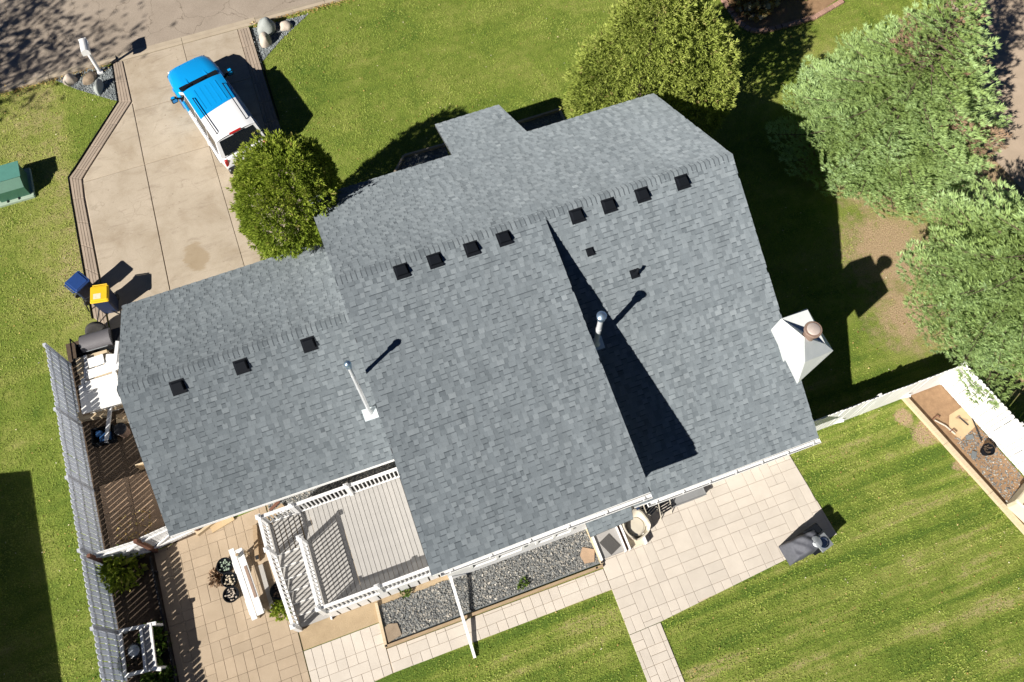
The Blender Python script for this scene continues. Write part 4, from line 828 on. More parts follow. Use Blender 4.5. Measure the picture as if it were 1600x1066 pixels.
# ------------------------------------------------------------------ mailbox, rocks, utility cabinet, bins
mbx = thing('mailbox', 'white mailbox on a white post at the kerb beside the driveway', 'mailbox', (-8.06, 15.66, 0), math.radians(90)); mbx.scale = (1.12, 1.35, 1.22)
m = MB(); m.tube([(0, 0, 0), (0, 0, 1.06)], .055, 10); m.box((0, 0, .04), (.16, .16, .08)); m.build('post', MT['vinyl'], mbx)
v = []; f = []
for x in (-.26, .28):
    v += [(x, -.11, 1.06), (x, .11, 1.06)] + [(x, .11 * math.cos(PI * k / 8), 1.19 + .11 * math.sin(PI * k / 8)) for k in range(9)]
n = 11; m = MB(); m.add(v, [(i, (i + 1) % n, n + (i + 1) % n, n + i) for i in range(n)] + [tuple(range(n - 1, -1, -1)), tuple(range(n, 2 * n))]); m.build('box', MT['vinyl'], mbx)
m = MB(); m.box((.295, 0, 1.17), (.02, .21, .2)); m.build('door', MT['white'], mbx)
m = MB(); m.box((0, 0, 1.03), (.3, .10, .05)); m.build('bracket', MT['vinyl'], mbx); m = MB(); m.box((.12, -.125, 1.2), (.14, .012, .05)); m.build('flag', MT['vinyl'], mbx)
def rock(u, v, sx, sy, sz, mat, label, rz=0, seed=0, group=None):
    x, y, _ = G(u, v); t = thing('boulder', label, 'rock', (x, y, 0), rz, group); bm = bmesh.new(); bmesh.ops.create_icosphere(bm, subdivisions=3, radius=1)
    for q in bm.verts:
        k = 1 + .22 * mnoise.noise(q.co * 1.3 + Vector((seed * 7.3, 0, 0))) + .06 * mnoise.noise(q.co * 4 + Vector((seed, 5, 0)))
        q.co = Vector((q.co.x * sx * k, q.co.y * sy * k, max(-.15, q.co.z) * sz * k + sz * .12))
    me = bpy.data.meshes.new('stone'); bm.to_mesh(me); bm.free(); me.materials.append(MT[mat]); me.polygons.foreach_set('use_smooth', [True] * len(me.polygons)); link('stone', me, t); return t
rock(111, 128, .26, .21, .34, 'rock_w', 'pale cream boulder at the grass tip of the slate bed west of the mailbox', .3, 1, 'boulders by the kerb')
rock(141, 124, .34, .24, .22, 'rock_b', 'low brown boulder right at the foot of the mailbox post', .8, 2, 'boulders by the kerb')
rock(157, 140, .15, .32, .42, 'rock_g', 'narrow upright grey stone between the mailbox and the drive edging', -.5, 3, 'boulders by the kerb')
rock(417, 48, .42, .36, .55, 'rock_g', 'big grey boulder at the east side of the drive, the largest of its group', .5, 4, 'boulders by the kerb')
rock(416, 69, .24, .22, .52, 'rock_w', 'pinkish white boulder standing south of the big grey one', .2, 5, 'boulders by the kerb')
rock(447, 43, .26, .22, .26, 'rock_w', 'small white boulder at the lawn tip of the slate bed east of the drive', .0, 6, 'boulders by the kerb')
stones('slate_chips', px((83, 124), (120, 110), (178, 103), (187, 159), (160, 152), (120, 140)), 2600, .015, .035, MT['slatechip'], .008)
stones('slate_chips', px((392, 46), (438, 34), (482, 22), (440, 62), (413, 93), (408, 98)), 2600, .015, .035, MT['slatechip'], .008)
stones('slate_chips', EBED, 1600, .02, .035, MT['slatechip'], .008); stones('slate_chips', WBED, 1600, .02, .035, MT['slatechip'], .008)
for p0, p1, lab in (((2.0, 7.69), (3.6, 7.65), 'grey edging along the lawn side of the bed west of the entry roof'), ((.93, 6.52), (1.98, 7.68), 'slanting grey edging at the west end of the bed by the entry roof'),
                    ((5.6, 7.65), (8.26, 7.67), 'grey edging along the lawn side of the bed east of the entry roof'), ((8.28, 4.4), (8.25, 7.64), 'short grey edging at the east end of the bed, beside the cedar')):
    o = thing('bed_edging', lab, 'edging', (*p0, 0), 0, 'edging of the entry beds'); MB().bar((0, 0, .07), (p1[0] - p0[0], p1[1] - p0[1], .07), .08, .14).build('strip', MT['curb'], o)
xf = thing('utility_cabinet', 'green metal utility cabinet standing on the lawn at the photo edge', 'cabinet', (-11.92, 11.35, 0), math.radians(0))
m = MB(); m.box((0, 0, .06), (1.30, 1.35, .12), bev=.03); m.build('pad', MT['xpad'], xf)
m = MB(); m.prism_x([(-.56, .12), (.42, .12), (.42, .82), (-.22, .82), (-.56, .60)], -.52, .52); m.build('cabinet', MT['xgreen2'], xf)
m = MB(); m.prism_x([(-.24, .822), (.45, .822), (.45, .86), (-.26, .86)], -.56, .56); m.build('lid', MT['xgreen'], xf)
for s in (-.3, .1): m = MB(); m.box((s, -.60, .14), (.03, .1, .05)); m.build('hinge', MT['darkmetal'], xf)
def bin_(x, y, rz, label, lid, body, sticker):
    t = thing('wheelie_bin', label, 'bin', (x, y, .03), rz, 'wheelie bins by the drive')
    m = MB(); m.box((0, 0, .50), (.50, .52, .92), taper=1.14, bev=.04); m.build('body', MT[body], t)
    m = MB(); m.box((0, 0, .985), (.62, .64, .05), bev=.03); m.box((0, .0, 1.02), (.54, .50, .035), bev=.02); l = m.build('lid', MT[lid], t)
    m = MB(); m.tube([(-.24, -.36, .97), (.24, -.36, .97)], .02, 8); m.bar((-.22, -.30, .96), (-.22, -.37, .97), .03, .03); m.bar((.22, -.30, .96), (.22, -.37, .97), .03, .03); m.build('handle', MT[lid], t)
    if sticker: m = MB(); m.box((.06, .10, 1.0405), (.25, .2, .004)); m.build('sticker', MT['sticker'], l)
    for s in (-1, 1):
        m = MB(); m.lathe([(.02, -.03), (.11, -.03), (.125, 0), (.11, .03), (.02, .03)], 14, Matrix.Translation((s * .24, -.28, .12)) @ Matrix.Rotation(PI / 2, 4, 'Y')); m.build('wheel', MT['rubber'], t)
    return t
bin_(-10.05, 5.95, math.radians(-58), 'dark blue wheelie bin with a blue lid, standing half on the grass', 'binblue', 'binnavy', False)
bin_(-9.42, 5.22, math.radians(170), 'navy wheelie bin with a yellow lid and a white sticker', 'binyellow', 'binnavy', True)

# ------------------------------------------------------------------ clutter in the side yard west of the garage
sh = thing('saw_horse', 'dark metal trestle with crossed legs beside the bins', 'trestle', (*G(165, 490)[:2], .03), .2)
for a, b in (((-.45, -.35, 0), (.35, .35, .75)), ((.45, -.35, 0), (-.25, .35, .75)), ((-.45, .35, 0), (-.30, .35, .75)), ((.50, .30, 0), (.35, .35, .75))): MB().tube([a, b], .022, 8).build('leg', MT['darkmetal'], sh)
MB().tube([(-.32, .35, .75), (.38, .35, .75)], .025, 8).build('top_bar', MT['darkmetal'], sh)
ty = thing('tyre', 'old black tyre with an orange hub leaning by the grey hooded grill', 'tyre', (*G(157, 524)[:2], .05), .2); m = MB()
prof = [(.19, -.09), (.28, -.1), (.335, -.075), (.345, 0), (.335, .075), (.28, .1), (.19, .09)]
m.lathe(prof, 24, Matrix.Translation((0, 0, .30)) @ Matrix.Rotation(math.radians(62), 4, 'X')); soft(m.build('tread', MT['rubber'], ty)); m = MB(); m.lathe([(.11, -.05), (.19, -.06), (.19, .06), (.11, .03), (.11, -.05)], 18, Matrix.Translation((0, 0, .30)) @ Matrix.Rotation(math.radians(62), 4, 'X')); m.build('hub', MT['orange'], ty)
gr = thing('grill', 'black cart grill with a rounded grey hood beside the garage wall', 'grill', (*G(160, 540, .5)[:2], .0), math.radians(-2)); gr.scale = (1.15, 1.2, 1.05)
v = []; n = 12
for x in (-.42, .42):
    for k in range(n + 1): an = PI * k / n; v.append((x, -.26 * math.cos(an) * 1.0, .88 + .24 * math.sin(an)))
m = MB(); m.add(v, [(k, k + 1, n + 2 + k, n + 1 + k) for k in range(n)] + [tuple(range(n, -1, -1)), tuple(range(n + 1, 2 * n + 2))]); m.m = [0] * len(m.f); soft(m.build('hood', MT['hood'], gr), 50)
m = MB(); m.box((.62, 0, .86), (.36, .42, .04)); m.box((0, 0, .74), (.84, .48, .26)); m.build('firebox', MT['darkmetal'], gr)
for x in (-.75, -.45): MB().tube([(x, -.34, 0), (x, -.34, .82), (x, .30, .82), (x, .30, 0)], .022, 8).build('leg', MT['black'], gr)
MB().tube([(-.75, -.34, .82), (.8, -.34, .82)], .02, 8).build('front_bar', MT['black'], gr); MB().tube([(-.75, .30, .45), (-.75, -.34, .45)], .02, 8).build('side_bar', MT['black'], gr)
for x in (-.6, .6): m = MB(); m.box((x, -.02, .05), (.05, .55, .1)); m.build('skid', MT['black'], gr)
m = MB(); m.box((-.62, -.02, .40), (.26, .6, .03)); m.build('shelf', MT['black'], gr); MB().tube([(-.3, -.29, .97), (.3, -.29, .97)], .014, 6).build('handle', MT['steel'], gr)
# white boards and panels stacked on blocks
rr = random.Random(4)
def panel(u0, v0, L, wd, z, rz, lab, th=.035, mat='white', name='stacked_panel'):
    z += .42; p = G(u0, v0, z); t = thing(name, lab, 'panel', (p.x, p.y, z - th + (.06 if th < .04 else 0)), rz, 'white panels stacked beside the garage')
    m = MB(); m.box((0, 0, th / 2), (L, wd, th), bev=.006); m.build('sheet', MT[mat], t)
    for s in (-1, 1): m = MB(); m.box((0, s * (wd / 2 - .03), th + .004), (L * .98, .045, .01)); m.build('edge_rib', MT[mat], t)
    return t
panel(156, 616, 1.25, 1.0, .55, -.05, 'biggest white panel, lowest in the stack and nearest the buckets', .05)
panel(160, 597, 1.0, .33, .60, -.02, 'white panel in the middle of the stack with a gap either side')
panel(163, 578, 1.0, .32, .62, .02, 'white panel just south of the small grilled one')
panel(151, 565, .50, .34, .64, .02, 'short white panel with a grey grille, at the west of the stack')
panel(176, 562, .42, .36, .60, -.3, 'narrow white panel tucked against the garage rake')
bs_ = thing('board_stack', 'stack of pale boards carrying the white panels beside the garage', 'boards', (*G(158, 598, .5)[:2], .02), -.03)
for k in range(9):
    for y in (-.62, 0, .62): m = MB(); m.box((random.uniform(-.03, .03), y + random.uniform(-.02, .02), .05 + k * .1), (1.02, .58, .085), bev=.006); m.build('board', MT['timber_pale' if k % 3 else 'white'], bs_)
for i, (u, v) in enumerate(((134, 592), (131, 612), (137, 575))):
    panel(u, v, .9, .10, .45 + .03 * i, 1.35 + .1 * i, ('white batten lying along the fence side, middle one', 'white batten lying along the fence side, southern one', 'white batten lying along the fence side, northern one')[i], name='white_batten')
o = thing('vent_grille', 'small grey grille lying on the short white panel', 'grille', (*G(157, 574, 1.08)[:2], 1.064), .1); m = MB(); m.box((0, 0, .01), (.2, .2, .02)); m.build('frame', MT['steel'], o)
for k in range(4): m = MB(); m.box((0, -.07 + k * .045, .024), (.17, .015, .008)); m.build('slat', MT['darkmetal'], o)
for i, (u, v, s) in enumerate(((122, 650, .3), (200, 655, .5))):
    o = thing('wood_offcut', ('tan wood offcuts under the south edge of the white panels', 'tan plank end under the garage rake by the buckets')[i], 'wood', (*G(u + 25 if i == 0 else u, v)[:2], .0), -.15)
    m = MB(); m.box((0, 0, .1), (.9 if i == 0 else .6, .28, .2)); m.build('block', MT['timber_pale'], o); m = MB(); m.box((.05, .05, .215), (.6, .14, .03)); m.build('slat', MT['timber'], o)
dsn = thing('loose_downspout', 'long white downspout laid sloping over the stacked panels along the garage rake', 'pipe', G(166, 692, .25))
p = G(184, 533, 1.32) - G(166, 692, .25); MB().bar((0, 0, 0), p, .11, .075).build('pipe', M('aluminium_pipe', (.50, .51, .53), .4, metal=.2), dsn)
for k in (.12, .38, .52, .72): a = p * k; MB().bar(a, a + p.normalized() * .05, .124, .088).build('band', MT['steel'], dsn)
for i, (u, v, r, h) in enumerate(((190, 672, .20, .42),)):
    o = thing('bucket', 'open metal bucket of scraps in the corner by the garage', 'bucket', (*G(u, v, .3)[:2], 0), 0)
    m = MB(); m.lathe([(r * .85, 0), (r, h), (r * .94, h), (r * .8, .03), (.001, .03)], 20); soft(m.build('pail', MT['rust'], o)); m = MB(); m.lathe([(r * 1.03, h - .02), (r * 1.05, h), (r * .97, h + .012)], 20); m.build('rim', MT['darkmetal'], o)
    m = MB(); m.box((.03, 0, h - .1), (.16, .1, .1)); m.box((-.06, .05, h - .12), (.1, .14, .08)); m.build('scraps', MT['timber_pale'], o)
o = thing('storage_crate', 'dark crate with blue plastic inside, in the shade by the fence', 'crate', (*G(160, 679, .3)[:2], 0), -.1); m = MB()
for a, b, d in (((0, -.26, .16), (.7, .02, .32), 0), ((0, .26, .16), (.7, .02, .32), 0), ((-.34, 0, .16), (.02, .5, .32), 0), ((.34, 0, .16), (.02, .5, .32), 0), ((0, 0, .02), (.68, .5, .03), 0)): m.box(a, b)
m.build('crate', MT['black'], o); m = MB(); m.box((.05, -.05, .16), (.4, .3, .1), bev=.03); m.box((-.15, .1, .2), (.2, .2, .1), bev=.03); m.build('plastic', MT['bluetarp'], o)
o = thing('plywood_board', 'upright tan plywood board across the side yard', 'board', (-8.75, -.92, 0), .0); m = MB(); m.box((.0, 0, .24), (1.6, .03, .48)); m.build('panel', MT['plywood'], o); m = MB(); m.box((0, .02, .47), (1.6, .05, .03)); m.build('batten', MT['timber_pale'], o)

# ------------------------------------------------------------------ side patio: bench of boards, pots, offcuts
bn = thing('work_bench', 'narrow white work bench with planks on top, on the side patio', 'bench', (-6.98, -5.72, .03), math.radians(95)); bn.scale = (1, .8, 1)
for x0, x1, y, z, wd, mt_, in ((-1.12, 1.12, .16, .80, .20, 'white'), (-1.06, 1.02, -.10, .82, .26, 'white')): m = MB(); m.box(((x0 + x1) / 2, y, z), (x1 - x0, wd, .05), bev=.008); m.build('plank', MT[mt_], bn)
m = MB(); m.box((-.05, -.13, .853), (1.0, .10, .018)); k = m.build('plank', M('bare_plank', (.33, .24, .19), .85, (.22, .15, .11), 6), bn); k['label'] = 'bare brown strip of board'
for x in (-.95, .95):
    for y in (-.2, .2): m = MB(); m.box((x, y, .39), (.06, .06, .76)); m.build('leg', MT['timber_pale'], bn)
    m = MB(); m.box((x, 0, .73), (.06, .5, .07)); m.build('cross_bar', MT['white'], bn)
MB().bar((-.9, .24, .35), (.9, .24, .35), .03, .09).build('side_rail', MT['darkmetal'], bn)
m = MB(); m.box((-.70, .28, .4), (.45, .03, .7)); m.build('leaning_board', MT['white'], bn)
m = MB(); m.box((.62, .34, .3), (.35, .03, .5)); m.build('leaning_board', MT['white'], bn)
o = thing('lantern', 'small glass lantern jar standing on the bench end', 'jar', (*G(372, 868, .95)[:2], .875), 0); m = MB(); m.lathe([(.05, 0), (.065, .02), (.065, .14), (.04, .17), (.04, .19)], 14); soft(m.build('glass', MT['rock_g'], o)); m = MB(); m.lathe([(.045, .19), (.045, .205), (.001, .21)], 12); m.build('lid', MT['timber'], o)
def pot(u, v, r, h, label, fill, z=.03, mat='black', grp='black pots by the bench'):
    p = G(u, v, h); t = thing('plant_pot', label, 'pot', (p.x, p.y, z), 0, grp); m = MB(); m.lathe([(r * .72, 0), (r * .98, h * .9), (r * 1.05, h * .9), (r * 1.05, h), (r * .93, h), (r * .88, h * .8), (.001, h * .78)], 22); soft(m.build('pot', MT[mat], t))
    rr = random.Random(int(u)); m = MB()
    for k in range(26):
        a, q = rr.uniform(0, 6.28), r * .78 * math.sqrt(rr.random()); s = rr.uniform(.02, .05)
        m.box((q * math.cos(a), q * math.sin(a), h * .82 + rr.uniform(0, .03)), (s * 1.6, s, s), Matrix.Rotation(0, 4, 'Z'), .6)
    m.build('contents', MT[fill], t)['kind'] = 'stuff'; return t
pot(351, 884, .235, .30, 'black pot of green-white pebbles, northernmost by the bench', 'xpad'); pot(358, 906, .225, .34, 'black pot with pale rubble, middle one by the bench', 'cream_conc'); pot(361, 929, .235, .26, 'black pot full of white stones, southernmost by the bench', 'rock_w')
pot(435, 924, .24, .36, 'empty dark pot at the foot of the deck stair', 'mulch', grp='pots by the deck stair')
o = thing('wood_pile', 'stack of tan boards and a plywood sheet under the garage eave', 'wood', (*G(335, 818)[:2], .03), .34)
m = MB(); m.box((0, .12, .10), (1.15, .35, .2)); m.build('board', MT['timber_pale'], o); m = MB(); m.box((.22, -.12, .05), (.75, .30, .04), Matrix.Rotation(-.12, 4, 'Z')); m.build('plywood', MT['plywood'], o)
m = MB(); m.box((.75, .10, .16), (.10, .75, .06), Matrix.Rotation(.5, 4, 'Z')); m.build('beam', MT['brownwood'], o)
o = thing('loose_timber', 'tan timber leaning along the west side of the deck stair', 'timber', (*G(404, 878)[:2], .03), 0); MB().bar((0, 0, .07), G(400, 822) - G(404, 878) + Vector((0, 0, .07)), .13, .13).build('beam', MT['timber'], o)
m = MB(); m.box((0.02, .1, .145), (.1, .12, .02)); m.build('bracket', MT['darkmetal'], o)
o = thing('loose_timber', 'weathered grey timber lying beside the deck stair', 'timber', (*G(430, 960)[:2], .03), 0); MB().bar((0, 0, .07), G(409, 884) - G(430, 960) + Vector((0, 0, .07)), .13, .13).build('beam', MT['deck'], o)
m = MB(); m.box((0, .1, .145), (.1, .12, .02)); m.build('bracket', MT['timber_pale'], o)
o = thing('timber_edging', 'dark board edging between the side patio and the garden bed', 'edging', (-9.70, -12.4, 0), 0); MB().bar((0, 0, .10), (-.05, 8.6, .10), .05, .2).build('board', MT['darkmetal'], o)
for k in range(5): m = MB(); m.box((.03, .5 + k * 1.9, .1), (.04, .06, .22)); m.build('stake', MT['darkmetal'], o)
# open white frame (raised planter stand) in the garden bed, with a round pot inside
pf = thing('planter_frame', 'white wooden A-frame planter stand in the garden bed by the fence', 'planter', (0, 0, 0))
A1, A2 = G(228, 978, .8), G(236, 1046, .8)
MB().bar(A1, A2, .24, .04).build('top_rail', MT['deck'], pf)
for s in (-.14, .14): MB().bar(A1 + Vector((s, 0, .03)), A2 + Vector((s, 0, .03)), .07, .08).build('top_side', MT['white'], pf)
for (P, Q1, Q2) in ((A1, (188, 986), (244, 974)), (A2, (196, 1056), (252, 1046))):
    q1 = G(*Q1, .45); MB().bar(P + Vector((.05, 0, .02)), G(*Q2, .8), .10, .09).build('arm', MT['white'], pf)
    MB().bar(P, q1, .09, .09).build('leg', MT['white'], pf); MB().bar(q1, (q1.x, q1.y, .03), .07, .07).build('leg', MT['white'], pf)
    MB().bar(P + Vector((.12, 0, 0)), (P.x + .28, P.y, .03), .07, .07).build('leg', MT['white'], pf)
MB().bar(G(188, 986, .45), G(196, 1056, .45), .08, .09).build('side_rail', MT['white'], pf)
o = thing('round_pot', 'round silvery pot lid inside the white planter stand', 'pot', (*G(210, 1017, .42)[:2], .03), 0); m = MB(); m.lathe([(.17, 0), (.20, .36), (.22, .37), (.22, .40), (.16, .43), (.001, .44)], 22); soft(m.build('pot', MT['darkmetal'], o)); m = MB(); m.lathe([(.20, .405), (.15, .437), (.001, .446)], 22); m.build('lid', MT['steel'], o)

# ------------------------------------------------------------------ by the basement door: tub chair and folded chairs
tc = thing('tub_chair', 'cream moulded plastic tub chair on the slab beside the door landing', 'chair', (*G(993, 822, .4)[:2], .10), math.radians(18))
v = []; f = []; n = 28
def tubr(a, k): 
    c = math.cos(a); q = abs(math.sin(a)); return (.40 if k == 0 else .34) * (1 - .12 * (c > .6) ) * (1 + .10 * abs(math.sin(2 * a)))
rings = [(.30, .0, 0), (.36, .3, .12), (.40, .52, .22), (.405, .56, .24), (.36, .56, .24), (.31, .34, .1), (.27, .30, .0), (.001, .30, 0)]
for r, z, bk in rings:
    for k in range(n):
        a = 2 * PI * k / n; back = max(0, math.cos(a - PI / 2)) ; front = max(0, -math.cos(a - PI / 2))
        rr_ = r * (1 + .10 * abs(math.sin(2 * a)) ** 2); v.append((rr_ * math.cos(a), rr_ * math.sin(a) * 1.02, z + bk * (back - .35) - (.16 if front > .75 and bk > .05 else 0)))
for i in range(len(rings) - 1):
    for k in range(n): f.append((i * n + k, i * n + (k + 1) % n, (i + 1) * n + (k + 1) % n, (i + 1) * n + k))
m = MB(); m.add(v, f); soft(m.build('shell', MT['resin'], tc), 60)
m = MB(); m.lathe([(.33, .0), (.37, .015), (.37, .04), (.30, .06)], 28); m.build('base_rim', MT['rock_w'], tc)
m = MB(); m.lathe([(.27, .302), (.25, .33), (.001, .335)], 24); m.build('seat', MT['resin'], tc)
def folded(u, v, rz, label):
    p = G(u, v, .4); t = thing('folding_chair', label, 'chair', (p.x, p.y, .03), rz, 'folding chairs by the back wall')
    for s in (-.2, .2):
        MB().tube([(s, -.30, 0), (s, -.10, .45), (s, .10, .85), (s * .8, .13, .90), (0, .14, .92)], .016, 8).build('frame_tube', MT['resin'], t)
        MB().tube([(s * .85, .25, 0), (s * .85, .02, .42), (s * .85, -.22, .46)], .014, 8).build('leg', MT['resin'], t)
    for k in range(5): m = MB(); m.box((0, -.2 + k * .075, .46), (.40, .055, .016)); m.build('seat_slat', MT['black'], t)
    for k in range(4): m = MB(); m.box((0, .02 + k * .022, .58 + k * .08), (.38, .012, .055)); m.build('back_slat', MT['black'], t)
    return t
folded(1013, 793, math.radians(25), 'cream tube folding chair with dark slats, next to the tub chair'); folded(1036, 790, math.radians(10), 'cream tube folding chair with dark slats, nearer the window well')
o = thing('flower_box', 'low dark planter tub behind the tub chair under the eave', 'planter', (*G(975, 800, .2)[:2], .02), .3); m = MB(); m.box((0, 0, .14), (.5, .3, .28), bev=.02); m.build('box', MT['xgreen2'], o); m = MB(); m.box((0, 0, .285), (.42, .24, .02)); m.build('soil', MT['mulch'], o)
o = thing('downspout', 'dark blue-grey downspout elbow beside the canopy', 'pipe', (4.46, -7.95, 0), 0); m = MB(); m.box((0, .25, 1.1), (.09, .07, 2.0)); m.build('pipe', MT['binnavy'], o); MB().bar((0, .25, 2.08), (0, -.0, 2.22), .09, .07).build('elbow', MT['binnavy'], o)
# covered grill with a steel table burner at the patio corner
cg = thing('covered_grill', 'barbecue under a sagging grey fabric cover at the patio corner', 'grill', (*G(1257, 851, .55)[:2], .03), math.radians(6)); cg.scale = (.66, .85, .92)
bm = bmesh.new(); nx, ny = 26, 16; vv = []
for i in range(nx + 1):
    for j in range(ny + 1):
        x = -.80 + 1.5 * i / nx; y = -.36 + .70 * j / ny; ex = min(i, nx - i) / nx; ey = min(j, ny - j) / ny
        hgt = .92 + .12 * math.exp(-((x - .05) / .32) ** 2 - (y / .25) ** 2) - .18 * max(0, -x - .28) / .5; drop = 1 - (1 - min(1, ex / .05)) ** 2
        z = hgt * min(1, drop) * (1 - (1 - min(1, ey / .08)) ** 2 * (1 if True else 0)); z = max(.03, z)
        z += .035 * mnoise.noise(Vector((x * 4, y * 5, 1))) * (z > .2) + .02 * math.sin((x + y) * 13) * (z > .2)
        s = 1 + .10 * (1 - min(1, z / .9)); vv.append(bm.verts.new((x * s, y * s + .02 * mnoise.noise(Vector((x * 3, z * 3, 0))), z)))
for i in range(nx):
    for j in range(ny): a = i * (ny + 1) + j; bm.faces.new((vv[a], vv[a + ny + 1], vv[a + ny + 2], vv[a + 1]))
me = bpy.data.meshes.new('cover'); bm.to_mesh(me); bm.free(); me.materials.append(MT['cover']); link('cover', me, cg); me.polygons.foreach_set('use_smooth', [True] * len(me.polygons))
for x in (-.55, .5):
    for y in (-.22, .22): MB().tube([(x, y, 0), (x, y, .7)], .025, 8).build('leg', MT['black'], cg)
m = MB(); m.lathe([(.001, 0), (.20, .005), (.215, .02), (.20, .03), (.001, .045)], 26); k = m.build('round_lid', MT['steel'], cg, loc=(.34, -.12, .99)); soft(k)
m = MB(); m.box((0, 0, .006), (.02, .36, .03)); m.box((0, 0, .02), (.36, .02, .03)); m.build('lid_strap', MT['steel'], k, loc=(0, 0, .02))
sb = thing('side_burner', 'square pale metal side burner with a round black opening, next to the covered grill', 'burner', (*G(1286, 848, .85)[:2], .03), math.radians(14)); sb.scale = (.88, .88, .98)
m = MB(); m.box((0, 0, .86), (.50, .50, .05), bev=.012); m.build('top', MT['steel'], sb); m = MB(); m.lathe([(.14, .888), (.20, .90), (.19, .91), (.15, .905), (.14, .893)], 26); m.build('ring', MT['chrome'], sb)
m = MB(); m.lathe([(.001, .8905), (.13, .8905), (.14, .889)], 26); m.build('burner', MT['black'], sb)
m = MB(); m.box((0, 0, .45), (.42, .42, .78)); m.build('cabinet', MT['black'], sb)
m = MB(); m.box((.0, .48, .42), (.62, .36, .8), bev=.05); m.build('tank_cover', MT['black'], sb)
# small hose tap by the eave
o = thing('hose_hook', 'small dark hook on the paving below the east eave', 'hook', (*G(1167, 731)[:2], .03), .3); MB().tube([(-.12, 0, .02), (.05, 0, .03), (.1, -.06, .03), (.06, -.12, .02)], .016, 6).build('hook', MT['darkmetal'], o); MB().tube([(-.02, 0, .03), (-.04, .1, .03)], .014, 6).build('arm', MT['darkmetal'], o)

# ------------------------------------------------------------------ soil bed along the east fence
o = thing('border_timber', 'long pale timber between the back lawn and the soil bed', 'timber', (14.66, -7.18, 0), 0, 'timbers round the soil bed')
for k in range(3):
    a = Vector((14.66, -7.18, .08)) + (Vector((16.05, -12.9, .08)) - Vector((14.66, -7.18, .08))) * k / 3; b = Vector((14.66, -7.18, .08)) + (Vector((16.05, -12.9, .08)) - Vector((14.66, -7.18, .08))) * (k + 1) / 3 - Vector((0, -.01, 0))
    MB().bar(a - Vector((14.66, -7.18, 0)), b - Vector((14.66, -7.18, 0)), .14, .16).build('beam', MT['timber_pale'], o)
stones('soil_stones', [(15.5, -9.0), (16.5, -9.0), (16.9, -10.9), (17.0, -12.0), (16.1, -12.2)], 1500, .012, .03, MT['gravel'], .002)
o = thing('plywood_sheet', 'weathered plywood sheet lying on the soil bed', 'board', (*G(1502, 660)[:2], .012), math.radians(22)); m = MB(); m.prism([(-.5, -.36), (.42, -.40), (.48, .30), (-.1, .42), (-.55, .1)], 0, .02); m.build('sheet', MT['plywood'], o)
m = MB(); m.box((.1, .0, .028), (.05, .4, .016), Matrix.Rotation(.6, 4, 'Z')); m.build('crack', MT['timber'], o)
for i, (a, b, lab) in enumerate((((1514, 644), (1533, 690), 'dark iron rod at the right edge of the plywood sheet'), ((1497, 652), (1512, 665), 'short dark rod lying on the plywood sheet'))):
    p = G(*a); o = thing('iron_rod', lab, 'rod', (p.x, p.y, .045), 0, 'rods on the soil bed'); d = G(*b) - p; MB().tube([(0, 0, 0), d], .022, 8).build('rod', MT['darkmetal'], o); m = MB(); m.box((0, 0, 0), (.07, .05, .05)); m.build('head', MT['rust'], o)
o = thing('garden_tool', 'pale broken tool handle with dark hooks by the timber edge', 'tool', (*G(1466, 660)[:2], .05), 0)
MB().tube([(-.1, .1, 0), (.12, -.2, .02), (.28, -.55, 0)], .025, 8).build('handle', MT['rock_w'], o); MB().tube([(-.15, .15, 0), (.05, .22, .03), (.1, .12, .02)], .02, 8).build('hook', MT['brownwood'], o); MB().tube([(.15, -.42, .01), (.3, -.38, .03), (.36, -.5, .02)], .02, 8).build('hook', MT['brownwood'], o)
pot(1545, 702, .19, .30, 'black bucket-like pot standing on the soil bed', 'mulch', z=.006, grp='pots on the soil bed')
for i, (u, v) in enumerate(((1514, 684), (1521, 712))):
    o = thing('slate_piece', ('grey slate shard at the edge of the plywood sheet', 'grey slate shard below the black pot')[i], 'stone', (*G(u, v)[:2], .02), i, 'slate shards'); m = MB(); m.prism([(-.13, -.06), (.12, -.09), (.15, .06), (-.1, .09)], 0, .03); m.build('shard', MT['slate'], o)
cv = thing('storage_box', 'big cream covered box at the right edge of the photo', 'box', (17.1, -12.25, 0), math.radians(-67)); m = MB(); m.box((0, 0, .42), (2.4, 1.9, .84), bev=.08); m.build('body', MT['cream'], cv); m = MB(); m.box((0, 0, .86), (2.5, 2.0, .10), bev=.05); m.build('lid', MT['cream'], cv)
m = MB(); m.box((-1.0, 0, .915), (.08, 1.9, .03)); m.build('batten', MT['brownwood'], cv)
# brick edging and contents of the flower bed
be = [(16.55, 11.4), (16.62, 10.6), (16.70, 9.2), (16.95, 8.72), (17.35, 8.5), (18.5, 8.42), (19.7, 8.42), (21.2, 8.8)]
o = thing('brick_edging', 'row of pinkish edging bricks round the flower bed', 'edging', (16.7, 9.2, 0), 0); m = MB(); m.box((0, 0, .05), (.24, .2, .10), bev=.012); me = m.mesh('brick', MT['brick'])
for a, b in zip(be[:-1], be[1:]):
    d = Vector(b) - Vector(a); n = max(1, round(d.length / .26))
    for k in range(n): p = Vector(a) + d * (k + .5) / n; link('brick', me, o, (p.x - 16.7, p.y - 9.2, 0), (0, 0, math.atan2(d.y, d.x) + random.uniform(-.05, .05)))
o = thing('garden_ornament', 'white and green garden ornament among the flowers', 'ornament', (*G(1160, 4)[:2], 0), .2); m = MB(); m.box((0, 0, .12), (.4, .25, .24), bev=.05); m.build('base', MT['white'], o); m = MB(); m.lathe([(.001, .24), (.12, .25), (.1, .38), (.001, .42)], 14); m.build('top', MT['xgreen'], o)

